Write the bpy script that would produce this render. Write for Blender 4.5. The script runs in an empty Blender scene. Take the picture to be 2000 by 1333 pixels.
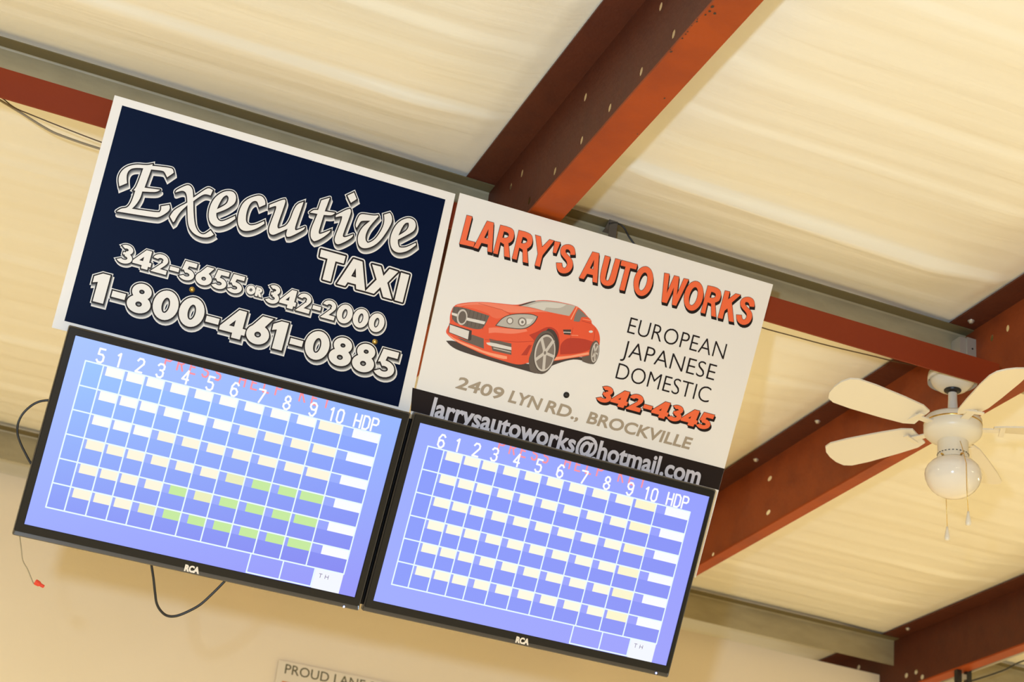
import bpy, bmesh, math, random
import numpy as np
from mathutils import Vector, Matrix
from mathutils.geometry import tessellate_polygon, delaunay_2d_cdt
random.seed(7)
C = bpy.context.scene.collection
SC = bpy.context.scene

# ------------------------------------------------------------------ camera
F_PX = 3428.72
W = Matrix(((0.92133, -0.374485, 0.104463), (0.253516, 0.374972, -0.891698), (0.294757, 0.848031, 0.440411)))
CAM = Vector((0, 0, 1.6))
cd = bpy.data.cameras.new('camera'); cam = bpy.data.objects.new('camera', cd); C.objects.link(cam)
cd.sensor_width = 36.0; cd.lens = F_PX / 2000 * 36.0; cd.clip_start = 0.05; cd.clip_end = 100
cam.matrix_world = Matrix.Translation(CAM) @ Matrix((W[0], -W[1], -W[2])).transposed().to_4x4()
cd.dof.use_dof = True; cd.dof.focus_distance = 4.45; cd.dof.aperture_fstop = 5.6
SC.camera = cam

# ------------------------------------------------------------------ light
SC.view_settings.view_transform = 'Standard'; SC.view_settings.look = 'None'
SC.view_settings.gamma = 1.0; SC.view_settings.use_curve_mapping = False
SC.view_settings.exposure = 0.0
wd = bpy.data.worlds.new('world'); SC.world = wd; wd.use_nodes = True
wd.node_tree.nodes['Background'].inputs[0].default_value = (1.0, 0.90, 0.64, 1)
wd.node_tree.nodes['Background'].inputs[1].default_value = 0.36

def area(name, loc, size, power, col, rot=(0, 0, 0), sy=None):
    l = bpy.data.lights.new(name, 'AREA'); l.energy = power; l.color = col; l.size = size
    if sy: l.shape = 'RECTANGLE'; l.size_y = sy
    else: l.shape = 'DISK'
    o = bpy.data.objects.new(name, l); o.location = loc; o.rotation_euler = rot; C.objects.link(o); return o
WARM = (1.0, 0.91, 0.58)
for i, (x, y, p) in enumerate(((3.0, 8.6, 150), (-2.6, 4.4, 205), (1.2, -1.4, 250), (6.6, 0.6, 215), (7.4, 4.4, 225))):
    area('fill_lamp', (x, y, 3.85 if y < 7 else 3.3), 1.4, p, WARM, sy=0.6)  # unseen warm lamps, added to brighten roof and wall by floor bounce
fl = area('camera_flash', (-0.30, -0.05, 1.78), 0.10, 128, (0.50, 0.71, 1.0))
fl.rotation_euler = Vector((0.33, 0.80, 0.50)).to_track_quat('-Z', 'Y').to_euler()

# ------------------------------------------------------------------ helpers
def ray(u, v):
    d = Vector((u - 1000, v - 666.5, F_PX)); return (W.transposed() @ d).normalized()
def yp(u, v, Y): d = ray(u, v); return CAM + d * (Y / d.y)
def zp(u, v, Z): d = ray(u, v); return CAM + d * ((Z - CAM.z) / d.z)
def xp(u, v, X): d = ray(u, v); return CAM + d * (X / d.x)

def lin(c):
    c = c / 255.0
    return c / 12.92 if c <= 0.04045 else ((c + 0.055) / 1.055) ** 2.4
def rgb(r, g, b): return (lin(r), lin(g), lin(b), 1)

MATS = {}
def mat(name, col, rough=0.5, metal=0.0, spec=0.5, noise=None, bump=None, emit=None):
    """col: linear rgba. noise: (scale, amount, colour2[, stretch]); bump: (scale, strength, stretch)"""
    if name in MATS: return MATS[name]
    m = bpy.data.materials.new(name); m.use_nodes = True; nt = m.node_tree; b = nt.nodes['Principled BSDF']
    b.inputs['Base Color'].default_value = col; b.inputs['Roughness'].default_value = rough
    b.inputs['Metallic'].default_value = metal; b.inputs['Specular IOR Level'].default_value = spec
    def coord(stretch):
        tc = nt.nodes.new('ShaderNodeTexCoord'); mp = nt.nodes.new('ShaderNodeMapping')
        mp.inputs['Scale'].default_value = stretch; nt.links.new(tc.outputs['Object'], mp.inputs['Vector']); return mp.outputs[0]
    if noise:
        st = noise[3] if len(noise) > 3 else (1, 1, 1)
        n = nt.nodes.new('ShaderNodeTexNoise'); n.inputs['Scale'].default_value = noise[0]; n.inputs['Detail'].default_value = 6
        nt.links.new(coord(st), n.inputs['Vector'])
        r = nt.nodes.new('ShaderNodeValToRGB'); r.color_ramp.elements[0].position = 0.42; r.color_ramp.elements[1].position = 0.42 + 0.3
        nt.links.new(n.outputs['Fac'], r.inputs[0])
        mu = nt.nodes.new('ShaderNodeMath'); mu.operation = 'MULTIPLY'; mu.inputs[1].default_value = noise[1]
        nt.links.new(r.outputs[0], mu.inputs[0])
        mx = nt.nodes.new('ShaderNodeMix'); mx.data_type = 'RGBA'; mx.inputs[6].default_value = col; mx.inputs[7].default_value = noise[2]
        nt.links.new(mu.outputs[0], mx.inputs[0]); nt.links.new(mx.outputs[2], b.inputs['Base Color'])
    if bump:
        n = nt.nodes.new('ShaderNodeTexNoise'); n.inputs['Scale'].default_value = bump[0]; n.inputs['Detail'].default_value = 5
        nt.links.new(coord(bump[2] if len(bump) > 2 else (1, 1, 1)), n.inputs['Vector'])
        bp = nt.nodes.new('ShaderNodeBump'); bp.inputs['Strength'].default_value = bump[1]; bp.inputs['Distance'].default_value = 0.01
        nt.links.new(n.outputs['Fac'], bp.inputs['Height']); nt.links.new(bp.outputs[0], b.inputs['Normal'])
    if emit:
        b.inputs['Emission Color'].default_value = col; b.inputs['Emission Strength'].default_value = emit
    MATS[name] = m; return m

def mesh_obj(name, verts, faces, m, parent=None, fmat=None, smooth=False):
    me = bpy.data.meshes.new(name); me.from_pydata([tuple(v) for v in verts], [], faces)
    for x in (m if isinstance(m, (list, tuple)) else [m]): me.materials.append(x)
    if fmat: me.polygons.foreach_set('material_index', fmat)
    if smooth: me.polygons.foreach_set('use_smooth', [True] * len(me.polygons))
    me.update()
    o = bpy.data.objects.new(name, me); C.objects.link(o)
    if parent: o.parent = parent
    return o
def bm_obj(name, bm, m, parent=None, smooth=False):
    me = bpy.data.meshes.new(name); bmesh.ops.recalc_face_normals(bm, faces=bm.faces); bm.to_mesh(me); bm.free()
    for x in (m if isinstance(m, (list, tuple)) else [m]): me.materials.append(x)
    if smooth: me.polygons.foreach_set('use_smooth', [True] * len(me.polygons))
    o = bpy.data.objects.new(name, me); C.objects.link(o)
    if parent: o.parent = parent
    return o
def tag(o, label=None, cat=None, group=None, kind=None):
    if label: o['label'] = label
    if cat: o['category'] = cat
    if group: o['group'] = group
    if kind: o['kind'] = kind
    return o
def empty(name, loc=(0, 0, 0), mtx=None):
    o = bpy.data.objects.new(name, None); C.objects.link(o); o.empty_display_size = 0.05
    if mtx is not None: o.matrix_world = mtx
    else: o.location = loc
    return o
def box(bm, x0, x1, y0, y1, z0, z1):
    vs = [bm.verts.new((x, y, z)) for x in (x0, x1) for y in (y0, y1) for z in (z0, z1)]
    for f in ((0, 1, 3, 2), (4, 6, 7, 5), (0, 4, 5, 1), (2, 3, 7, 6), (0, 2, 6, 4), (1, 5, 7, 3)): bm.faces.new([vs[i] for i in f])
def extrude_x(bm, prof, x0, x1):
    """closed (y,z) profile swept along X with end caps"""
    a = [bm.verts.new((x0, y, z)) for y, z in prof]; b = [bm.verts.new((x1, y, z)) for y, z in prof]; n = len(prof)
    for i in range(n): bm.faces.new((a[i], a[(i + 1) % n], b[(i + 1) % n], b[i]))
    bm.faces.new(a); bm.faces.new(b[::-1])
def tube(bm, pts, r, seg=8, taper=None):
    pts = [Vector(p) for p in pts]; rings = []
    for i, p in enumerate(pts):
        t = (pts[min(i + 1, len(pts) - 1)] - pts[max(i - 1, 0)]).normalized()
        a = t.orthogonal().normalized() if not rings else (prev_a - t * prev_a.dot(t)).normalized()
        prev_a = a; b = t.cross(a); rr = taper[i] if taper else r
        rings.append([bm.verts.new(p + (a * math.cos(k * 2 * math.pi / seg) + b * math.sin(k * 2 * math.pi / seg)) * rr) for k in range(seg)])
    for i in range(len(rings) - 1):
        for k in range(seg): bm.faces.new((rings[i][k], rings[i][(k + 1) % seg], rings[i + 1][(k + 1) % seg], rings[i + 1][k]))
    bm.faces.new(rings[0][::-1]); bm.faces.new(rings[-1])
def lathe(bm, prof, seg=32, cx=0, cy=0, cz=0):
    rings = []
    for r, z in prof:
        rings.append([bm.verts.new((cx, cy, cz + z))] if r < 1e-5 else [bm.verts.new((cx + r * math.cos(k * 2 * math.pi / seg), cy + r * math.sin(k * 2 * math.pi / seg), cz + z)) for k in range(seg)])
    for i in range(len(rings) - 1):
        A, B = rings[i], rings[i + 1]
        for k in range(seg):
            k2 = (k + 1) % seg
            if len(A) == 1 and len(B) == 1: continue
            if len(A) == 1: bm.faces.new((A[0], B[k2], B[k]))
            elif len(B) == 1: bm.faces.new((A[k], A[k2], B[0]))
            else: bm.faces.new((A[k], A[k2], B[k2], B[k]))
def smooth_pts(pts, n=6):
    P = [Vector(p) for p in pts]; P = [P[0] * 2 - P[1]] + P + [P[-1] * 2 - P[-2]]; out = []
    for i in range(1, len(P) - 2):
        for k in range(n):
            t = k / n
            out.append(0.5 * ((2 * P[i]) + (P[i + 1] - P[i - 1]) * t + (2 * P[i - 1] - 5 * P[i] + 4 * P[i + 1] - P[i + 2]) * t * t + (3 * P[i] - P[i - 1] - 3 * P[i + 1] + P[i + 2]) * t ** 3))
    return out + [P[-2]]

# ------------------------------------------------------------------ materials
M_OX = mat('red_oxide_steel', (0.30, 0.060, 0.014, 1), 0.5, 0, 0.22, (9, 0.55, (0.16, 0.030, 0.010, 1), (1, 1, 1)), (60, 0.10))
M_OXD = mat('shaded_oxide_steel', (0.105, 0.026, 0.011, 1), 0.5, 0, 0.22, (14, 0.6, (0.075, 0.02, 0.010, 1)), (60, 0.12))  # red oxide darkened: shade on top flanges and webs put in the colour
M_OXO = mat('lit_oxide_steel', (0.37, 0.062, 0.007, 1), 0.5, 0, 0.2, (7, 0.5, (0.20, 0.035, 0.010, 1)), (70, 0.08))  # red oxide brightened: light on the down-facing bottom flanges put in the colour
M_OXR = mat('brick_red_steel', (0.235, 0.034, 0.009, 1), 0.5, 0, 0.15, (6, 0.45, (0.20, 0.030, 0.014, 1), (.3, 1, 1)), (60, 0.08))
M_GALV = mat('galvanised_purlin', (0.38, 0.315, 0.185, 1), 0.42, 0.0, 0.5, (10, 0.5, (0.25, 0.20, 0.11, 1), (0.6, 2, 2)), (40, 0.1))
M_BOLT = mat('zinc_bolt', (0.55, 0.5, 0.42, 1), 0.4, 0.6)
M_GALD = mat('shaded_purlin_flange', (0.16, 0.125, 0.055, 1), 0.5, 0, 0.3)  # purlin steel darkened; shade under the top flange is in its colour
M_INS = mat('vinyl_insulation', (0.90, 0.84, 0.70, 1), 0.34, 0, 0.45, (1.6, 0.35, (0.84, 0.74, 0.54, 1), (0.5, 3, 1)), (9, 0.14, (0.3, 6, 1)))
M_WALL = mat('painted_wall', (0.93, 0.80, 0.62, 1), 0.75, 0, 0.25, (0.7, 0.4, (0.84, 0.70, 0.47, 1)), (60, 0.04))
M_FLOOR = mat('pale_floor', (0.62, 0.54, 0.40, 1), 0.6)
M_SIGN = mat('sign_white', (0.80, 0.735, 0.675, 1), 0.45, 0, 0.4)
M_NAVY = mat('sign_navy', (0.0018, 0.0062, 0.027, 1), 0.40, 0, 0.04)
M_DARK = mat('print_dark', (0.017, 0.010, 0.009, 1), 0.5, 0, 0.12)
M_ORANGE = mat('print_orange', (0.84, 0.125, 0.035, 1), 0.5)
M_TAUPE = mat('print_taupe', (0.36, 0.275, 0.19, 1), 0.5)
M_LILAC = mat('print_light_grey', (0.62, 0.56, 0.58, 1), 0.5)
M_BEZ = mat('black_bezel', (0.011, 0.010, 0.011, 1), 0.16, 0, 0.26)
M_RIM = mat('bezel_rim_glint', (0.085, 0.068, 0.05, 1), 0.25, 0, 0.6)  # lighter than the bezel: edge highlight from the flash painted in
M_BLACK = mat('black_rubber', (0.012, 0.010, 0.010, 1), 0.4)
M_WHITE = mat('fan_white', (0.80, 0.72, 0.58, 1), 0.35, 0, 0.5)
M_GLOBE = mat('opal_glass', (0.82, 0.74, 0.64, 1), 0.12, 0, 0.6)
M_BRASS = mat('brass', (0.75, 0.50, 0.14, 1), 0.25, 0.9)
M_GREY = mat('galvanised_box', (0.46, 0.42, 0.34, 1), 0.4, 0.3)
M_STRAP = mat('grey_strap', (0.10, 0.078, 0.055, 1), 0.8)
M_WIREG = mat('grey_wire', (0.32, 0.25, 0.15, 1), 0.5)
M_WIRED = mat('brown_wire', (0.10, 0.055, 0.025, 1), 0.5)
M_BLACKD = mat('oil_stain', (0.035, 0.018, 0.008, 1), 0.6)
M_REDN = mat('red_plastic', (0.72, 0.05, 0.02, 1), 0.4)

# ------------------------------------------------------------------ shell
ZC = 4.2583            # underside of the roof insulation at the steel
YW = 4.2395            # web plane of the near purlin
Y2 = 7.0975            # web plane of the far purlin
R_X = (1.262, 2.920, 4.515)       # left edge of each rafter's top flange
def ceiling():
    creases = ((2.30, .020), (2.86, .014), (3.268, .013), (3.525, .012), (3.885, .036), (4.85, .010), (5.45, .008), (6.1, .010), (6.6, .008), (7.6, .02), (8.2, .02))
    x0, x1, y0, y1 = -3.2, 7.4, 1.0, 9.4; nx, ny = 300, 560
    def prof(x, y):
        # sag between the purlins (bays of 2.858 m), low in the middle
        t = ((y - YW) / (Y2 - YW)) % 1.0
        z = 0.012 - 0.055 * math.sin(math.pi * t) ** 0.8
        for i, (c, a) in enumerate(creases):
            cy = c + 0.010 * math.sin(1.7 * x + i * 2.1)
            d = y - cy
            # a fold: rises slowly then drops back sharply at the crease
            if 0 <= d < 0.34: z -= a * (1 - d / 0.34) ** 1.6 * (0.75 + 0.25 * math.sin(x * 1.3 + i))
            elif -0.026 < d < 0: z -= a * (1 + d / 0.026) * (0.75 + 0.25 * math.sin(x * 1.3 + i))
        z += 0.0010 * math.sin(y * 47 + 1.1 * math.sin(x * 2.2)) + 0.0006 * math.sin(y * 83 + x * 3.1 + 1.5 * math.sin(x * 1.7 + y))
        # drawn tight over each rafter and purlin
        dr = min(min(abs(x - (a + 0.088)) for a in R_X), abs(x + 1.5)) - 0.10
        k = min(1.0, max(0.0, dr / 0.30)); k = k * k * (3 - 2 * k)
        dp = min(abs(y - YW + .02), abs(y - Y2 + .02), abs(y - 2 * YW + Y2)) - 0.03
        q = min(1.0, max(0.0, dp / 0.05)); q = q * q * (3 - 2 * q)
        z = z * (0.35 + 0.65 * k)
        if z < 0.002: z = 0.002 + (z - 0.002) * q * min(1.0, max(0.0, dr / 0.03 + 0.0))
        return ZC + 0.010 + z
    V = []; Fc = []
    for i in range(nx + 1):
        x = x0 + (x1 - x0) * i / nx
        for j in range(ny + 1):
            y = y0 + (y1 - y0) * j / ny; V.append((x, y, prof(x, y)))
    for i in range(nx):
        for j in range(ny):
            a = i * (ny + 1) + j; Fc.append((a, a + 1, a + ny + 2, a + ny + 1))
    n = len(V)
    o = mesh_obj('ceiling', V, Fc, M_INS, smooth=True); tag(o, kind='structure', label='pale vinyl faced roof insulation draped in long folds')
ceiling()

# back wall: a partition that stops short of the roof, notched round the rafters
def wall_back():
    Yb = 7.22; top = 4.112; P = [(-4, 0), (9, 0), (9, top)]
    for xl in (R_X[2], R_X[1], R_X[0]): P += [(xl + 0.185, top), (xl + 0.185, 3.985), (xl + 0.086, 3.985), (xl + 0.086, top)]
    P += [(-4, top)]
    bm = bmesh.new(); vs = [bm.verts.new((x, Yb, z)) for x, z in P]; f = bm.faces.new(vs)
    r = bmesh.ops.extrude_face_region(bm, geom=[f]); bmesh.ops.translate(bm, verts=[e for e in r['geom'] if isinstance(e, bmesh.types.BMVert)], vec=(0, 0.12, 0))
    tag(bm_obj('wall_back', bm, M_WALL), kind='structure', label='pinkish beige partition wall stopping below the roof')
wall_back()
bm = bmesh.new(); box(bm, -6, 12, -7, 11, -0.1, 0); tag(bm_obj('floor', bm, M_FLOOR), kind='structure')

# ------------------------------------------------------------------ rafters
def rafter(xl, depth, lowflange, holes, y0, y1, label, bolts, mats):
    root = tag(empty('roof_rafter', (xl, y0, ZC)), label, 'rafter', 'red oxide rafters under the roof')
    xw = 0.088; t = 0.0015; L = y1 - y0
    bm = bmesh.new(); box(bm, 0, xw + t, 0, L, 0.0, 0.006); bm_obj('top_flange', bm, mats[0], root)
    # web plate with real slotted holes
    hs = sorted(holes)
    me_v = []; me_f = []
    outer = [Vector((0, -depth, 0)), Vector((L, -depth, 0)), Vector((L, 0, 0)), Vector((0, 0, 0))]
    loops = [outer]
    for (hy, hz, ry, rz) in hs:
        loops.append([Vector((hy - y0 + ry * math.cos(-a * math.pi / 5), hz - ZC + rz * math.sin(-a * math.pi / 5), 0)) for a in range(10)])
    tris = tessellate_polygon(loops); flat = [p for l in loops for p in l]
    for s in (0, 1):
        base = len(me_v); me_v += [(xw + s * t, p.x, p.y) for p in flat]; me_f += [tuple(base + i for i in (tr if s else tr[::-1])) for tr in tris]
    k = 0; n = len(flat)
    for l in loops:
        m = len(l)
        for i in range(m): me_f.append((k + i, k + (i + 1) % m, n + k + (i + 1) % m, n + k + i))
        k += m
    o = mesh_obj('web', me_v, me_f, mats[1], root)
    bm = bmesh.new(); box(bm, xw, xw + lowflange, 0, L, -depth - 0.008, -depth); bm_obj('bottom_flange', bm, mats[2], root)
    for (bx, by) in bolts:
        bm = bmesh.new(); lathe(bm, [(0, -0.009), (0.007, -0.008), (0.008, -0.003), (0.011, -0.002), (0.011, 0)], 12)
        b = bm_obj('bolt', bm, M_BOLT, root, True); b.location = (bx - xl, by - y0, 0)
    return root
def stains(root):
    for u, v, r in ((1391, 13, 4.6), (1396, 26, 4.2), (1386, 22, 3.4), (1378, 29, 2.6), (1361, 42, 2.6), (1362, 37, 1.8), (1351, 50, 1.6), (1343, 62, 2.4), (1339, 67, 2.2), (1333, 75, 2.4), (1311, 101, 3.2), (1309, 97, 2.0), (1298, 192, 2.4), (1245, 262, 1.8)):
        p = zp(u, v, ZC - .2584); bm = bmesh.new(); n = 9; rr_ = r * 0.95e-3
        bm.faces.new([bm.verts.new((rr_ * math.cos(i * 2 * math.pi / n) * random.uniform(.7, 1.2), 1.35 * rr_ * math.sin(i * 2 * math.pi / n) * random.uniform(.7, 1.2), 0)) for i in range(n)])
        o = bm_obj('stain', bm, M_BLACKD, root); o.location = (p.x - R_X[0], p.y - .6, -.2586)
lo = [(y, 4.042, 0.0095, 0.0125) for y in (2.15, 2.32, 2.49, 2.66, 2.84, 3.014, 3.184, 3.361, 3.531, 3.703, 3.879)]
up = [(y, 4.177, 0.0095, 0.0125) for y in (2.68, 3.10, 3.536, 3.967, 4.051)]
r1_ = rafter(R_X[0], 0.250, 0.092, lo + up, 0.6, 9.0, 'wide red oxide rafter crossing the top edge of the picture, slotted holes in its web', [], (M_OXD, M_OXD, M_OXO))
stains(r1_)
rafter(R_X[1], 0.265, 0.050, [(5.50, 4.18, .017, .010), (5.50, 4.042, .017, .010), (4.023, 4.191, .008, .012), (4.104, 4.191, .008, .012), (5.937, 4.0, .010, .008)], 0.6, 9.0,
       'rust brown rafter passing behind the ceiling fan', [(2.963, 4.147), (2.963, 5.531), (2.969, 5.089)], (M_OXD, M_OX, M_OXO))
r3h = [xp(u, v, 4.60) for u, v in ((1676, 1304), (1769, 1320), (1788, 1313), (1800, 1323))]
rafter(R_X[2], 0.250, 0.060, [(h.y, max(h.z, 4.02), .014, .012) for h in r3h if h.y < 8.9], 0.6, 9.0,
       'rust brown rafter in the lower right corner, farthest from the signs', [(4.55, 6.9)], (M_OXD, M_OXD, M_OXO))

# ------------------------------------------------------------------ purlins (zed sections between the rafters)
def purlin(yw, xa, xb, depth, label, ft=0.045, grp='galvanised purlins between the rafters'):
    root = tag(empty('roof_purlin', (xa, yw, ZC)), label, 'purlin', grp); L = xb - xa; t = 0.003
    bm = bmesh.new(); extrude_x(bm, [(0, -depth), (t, -depth), (t, -0.001), (-t, -0.001), (-t * .6, -0.006), (0, -0.010)], 0, L); bm_obj('web', bm, M_GALV, root)
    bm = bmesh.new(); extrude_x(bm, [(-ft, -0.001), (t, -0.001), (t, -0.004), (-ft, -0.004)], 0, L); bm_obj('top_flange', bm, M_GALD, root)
    if yw < 5: bm = bmesh.new(); extrude_x(bm, [(t, -depth), (0.055, -depth), (0.055, -depth + .016), (0.052, -depth + .016), (0.052, -depth + .003), (t, -depth + .003)], 0, L); bm_obj('bottom_flange', bm, M_GALV, root)
    return root
XW = [x + 0.088 for x in R_X]
purlin(YW, -3.0, XW[0] - .001, 0.118, 'grey green purlin running along the top of the navy sign')
purlin(YW, XW[0] + .008, XW[1] - .001, 0.118, 'grey green purlin running from the white sign to the ceiling fan')
purlin(YW, XW[1] + .008, XW[2] - .001, 0.118, 'purlin continuing beyond the fan at the right edge')
purlin(Y2, -3.0, XW[0] - .001, 0.127, 'olive purlin above the partition wall at the left edge')
purlin(Y2, XW[0] + .008, XW[1] - .001, 0.127, 'olive purlin above the partition wall behind the screens')
purlin(Y2, XW[1] + .008, XW[2] - .001, 0.127, 'olive purlin above the partition wall right of the right screen')
purlin(Y2, XW[2] + .008, 7.2, 0.127, 'olive purlin seen under the rafter in the bottom right corner')

# red angle hung under the rafters, carrying signs and screens
YR = 3.93
ztop = yp(0, 131, YR).z; zbot = yp(0, 189, YR).z
xend = yp(1952, 730, YR).x
root = tag(empty('support_angle', (-3, YR, ztop)), 'long brick red steel angle carrying the signs and the fan end', 'beam')
bm = bmesh.new(); box(bm, 0, xend + 3, 0, 0.006, zbot - ztop, 0); bm_obj('upright_leg', bm, M_OXR, root)
bm = bmesh.new(); box(bm, 0, xend + 3, 0.006, 0.05, -0.006, 0); bm_obj('top_leg', bm, M_OXR, root)
for X in (R_X[0] + .09, R_X[1] + .04):       # short hangers up to the rafters
    bm = bmesh.new(); box(bm, X + 3 - .015, X + 3 + .015, 0.012, 0.030, 0.0, 4.002 - ztop if X < 2 else 3.985 - ztop); bm_obj('hanger', bm, M_OXR, root)

# ------------------------------------------------------------------ sign plane
aS = math.radians(25.065)
SX = Vector((1, 0, 0)); SS = Vector((0, -math.sin(aS), math.cos(aS))); SN = SX.cross(SS)
P0 = CAM + ray(850, 600) * 4.65
SM = Matrix.Translation(P0) @ Matrix((SX, SS, SN)).transposed().to_4x4()
def loc2(u, v, off=0.0):
    """photo point -> coordinates on the sign plane (metres)"""
    d = ray(u, v); q = P0 + SN * off; p = CAM + d * ((q - CAM).dot(SN) / d.dot(SN)) - P0
    return Vector((p.x, p.dot(SS)))
PX = 4.65 / F_PX       # one photo pixel on the signs, metres

# ---- 2D print tools -----------------------------------------------------------
def fill(outer, holes=()):
    loops = [[Vector((p[0], p[1], 0)) for p in l] for l in [outer] + list(holes)]
    flat = [Vector((p.x, p.y)) for l in loops for p in l]; T = []
    for a, b, c in tessellate_polygon(loops):
        A, B, D = flat[a], flat[b], flat[c]; cr = (B - A).cross(D - A)
        if abs(cr) < 1e-14: continue
        T.append((a, b, c) if cr > 0 else (a, c, b))
    return flat, T
def boundary(S):
    V, T = S; ed = {}
    for t in T:
        for i in range(3): ed[(t[i], t[(i + 1) % 3])] = 1
    return [e for e in ed if (e[1], e[0]) not in ed]
def grow(S, r, rnd=False, shift=None):
    """shape enlarged by r (mitred or rounded joins); with shift: swept along it too"""
    V, T = S; V = list(V); T = list(T); out_v = [v.copy() for v in V]; out_t = list(T)
    E = boundary(S); nxt = {}
    for a, b in E: nxt.setdefault(a, []).append(b)
    def add(poly):
        k = len(out_v); out_v.extend(poly)
        for i in range(1, len(poly) - 1): out_t.append((k, k + i, k + i + 1))
    nrm = {}
    for a, b in E:
        d = (V[b] - V[a]); l = d.length
        if l < 1e-9: continue
        d /= l; nrm[(a, b)] = Vector((d.y, -d.x))
    for (a, b), n in nrm.items():
        add([V[b], V[a], V[a] + n * r, V[b] + n * r])
        for c in nxt.get(b, []):
            m = nrm.get((b, c))
            if m is None: continue
            d1 = V[b] - V[a]; d2 = V[c] - V[b]
            if d1.cross(d2) <= 0: continue
            dt = max(-1, min(1, n.dot(m)))
            if rnd or dt < -0.55:
                ang = math.acos(dt); k = max(1, int(ang / 0.5)); pts = [V[b]]
                a0 = math.atan2(n.y, n.x)
                for i in range(k + 1):
                    t = a0 + ang * i / k; pts.append(V[b] + Vector((math.cos(t), math.sin(t))) * r)
                add(pts)
            else:
                add([V[b], V[b] + n * r, V[b] + (n + m) * (r / (1 + dt)), V[b] + m * r])
    if shift is not None:
        V2 = [v + shift for v in out_v]
        k = len(out_v); base_t = list(out_t); out_v = out_v + V2; out_t = out_t + [tuple(i + k for i in t) for t in base_t]
        # connect: sweep every boundary edge (offset out by r)
        for (a, b), n in nrm.items():
            p, q = V[a] + n * r, V[b] + n * r
            poly = [p, q, q + shift, p + shift]
            if (q - p).cross(shift) < 0: poly = poly[::-1]
            add(poly)
    return out_v, out_t
def moved(S, d): return [v + d for v in S[0]], S[1]
def join(L):
    V = []; T = []
    for v, t in L:
        k = len(V); V += list(v); T += [tuple(i + k for i in x) for x in t]
    return V, T
def corner_smooth(P, it=2, keep=52):
    P = [Vector(p) for p in P]; hard = None
    for _ in range(it):
        out = []; nh = []
        n = len(P)
        for i in range(n):
            a, b, c = P[i - 1], P[i], P[(i + 1) % n]
            d1 = b - a; d2 = c - b
            turn = abs(math.degrees(d1.angle(d2, 0))) if d1.length > 1e-9 and d2.length > 1e-9 else 0
            h = hard[i] if hard else turn > keep
            if h: out.append(b); nh.append(True)
            else: out += [b + (a - b) * .25, b + (c - b) * .25]; nh += [False, False]
        P, hard = out, nh
    return P
def union(S):
    """one clean non-overlapping triangulation of a pile of overlapping triangles"""
    k = 1000.0; V, T = S; key = {}; P = []; idx = []
    for v in V:
        q = (round(v.x * k, 4), round(v.y * k, 4))
        if q not in key: key[q] = len(P); P.append(Vector(q))
        idx.append(key[q])
    F = []
    for t in T:
        a = [idx[i] for i in t]
        if len(set(a)) < 3: continue
        cr = (P[a[1]] - P[a[0]]).cross(P[a[2]] - P[a[0]])
        if abs(cr) < 1e-5: continue
        F.append(a if cr > 0 else a[::-1])
    r = delaunay_2d_cdt(P, [], F, 0, 1e-4)
    OV = np.array([(v.x, v.y) for v in r[0]]); OF = np.array([tuple(f) for f in r[2]]); cen = OV[OF].mean(1); keep = np.zeros(len(OF), bool)
    IP = np.array([(p.x, p.y) for p in P])
    order = np.argsort(cen[:, 0]); cs = cen[order]; xs = cs[:, 0]
    for a, b, c in F:
        A, B, D = IP[a], IP[b], IP[c]; i0, i1 = np.searchsorted(xs, (min(A[0], B[0], D[0]), max(A[0], B[0], D[0])))
        if i0 == i1: continue
        q = cs[i0:i1]
        m = ((B[0] - A[0]) * (q[:, 1] - A[1]) - (B[1] - A[1]) * (q[:, 0] - A[0]) > -1e-6) & ((D[0] - B[0]) * (q[:, 1] - B[1]) - (D[1] - B[1]) * (q[:, 0] - B[0]) > -1e-6) & ((A[0] - D[0]) * (q[:, 1] - D[1]) - (A[1] - D[1]) * (q[:, 0] - D[0]) > -1e-6)
        keep[order[i0:i1][m]] = True
    return [v / k for v in r[0]], [tuple(int(i) for i in f) for f in OF[keep]]
class Print:
    """collects flat coloured shapes of one printed piece, stacked in tenths of a millimetre"""
    def __init__(s): s.L = []
    def add(s, S, m, lev): s.L.append((S, m, lev))
    def build(s, name, parent, base=0.0, step=0.00014, label=None):
        V = []; Fc = []; fm = []; ms = []
        for S, m, lev in s.L:
            v, t = union(S)
            if m not in ms: ms.append(m)
            k = len(V); V += [(p.x, p.y, base + lev * step) for p in v]; Fc += [tuple(i + k for i in x) for x in t]; fm += [ms.index(m)] * len(t)
        o = mesh_obj(name, V, Fc, ms, parent, fm)
        if label: o['label'] = label
        return o

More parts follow.
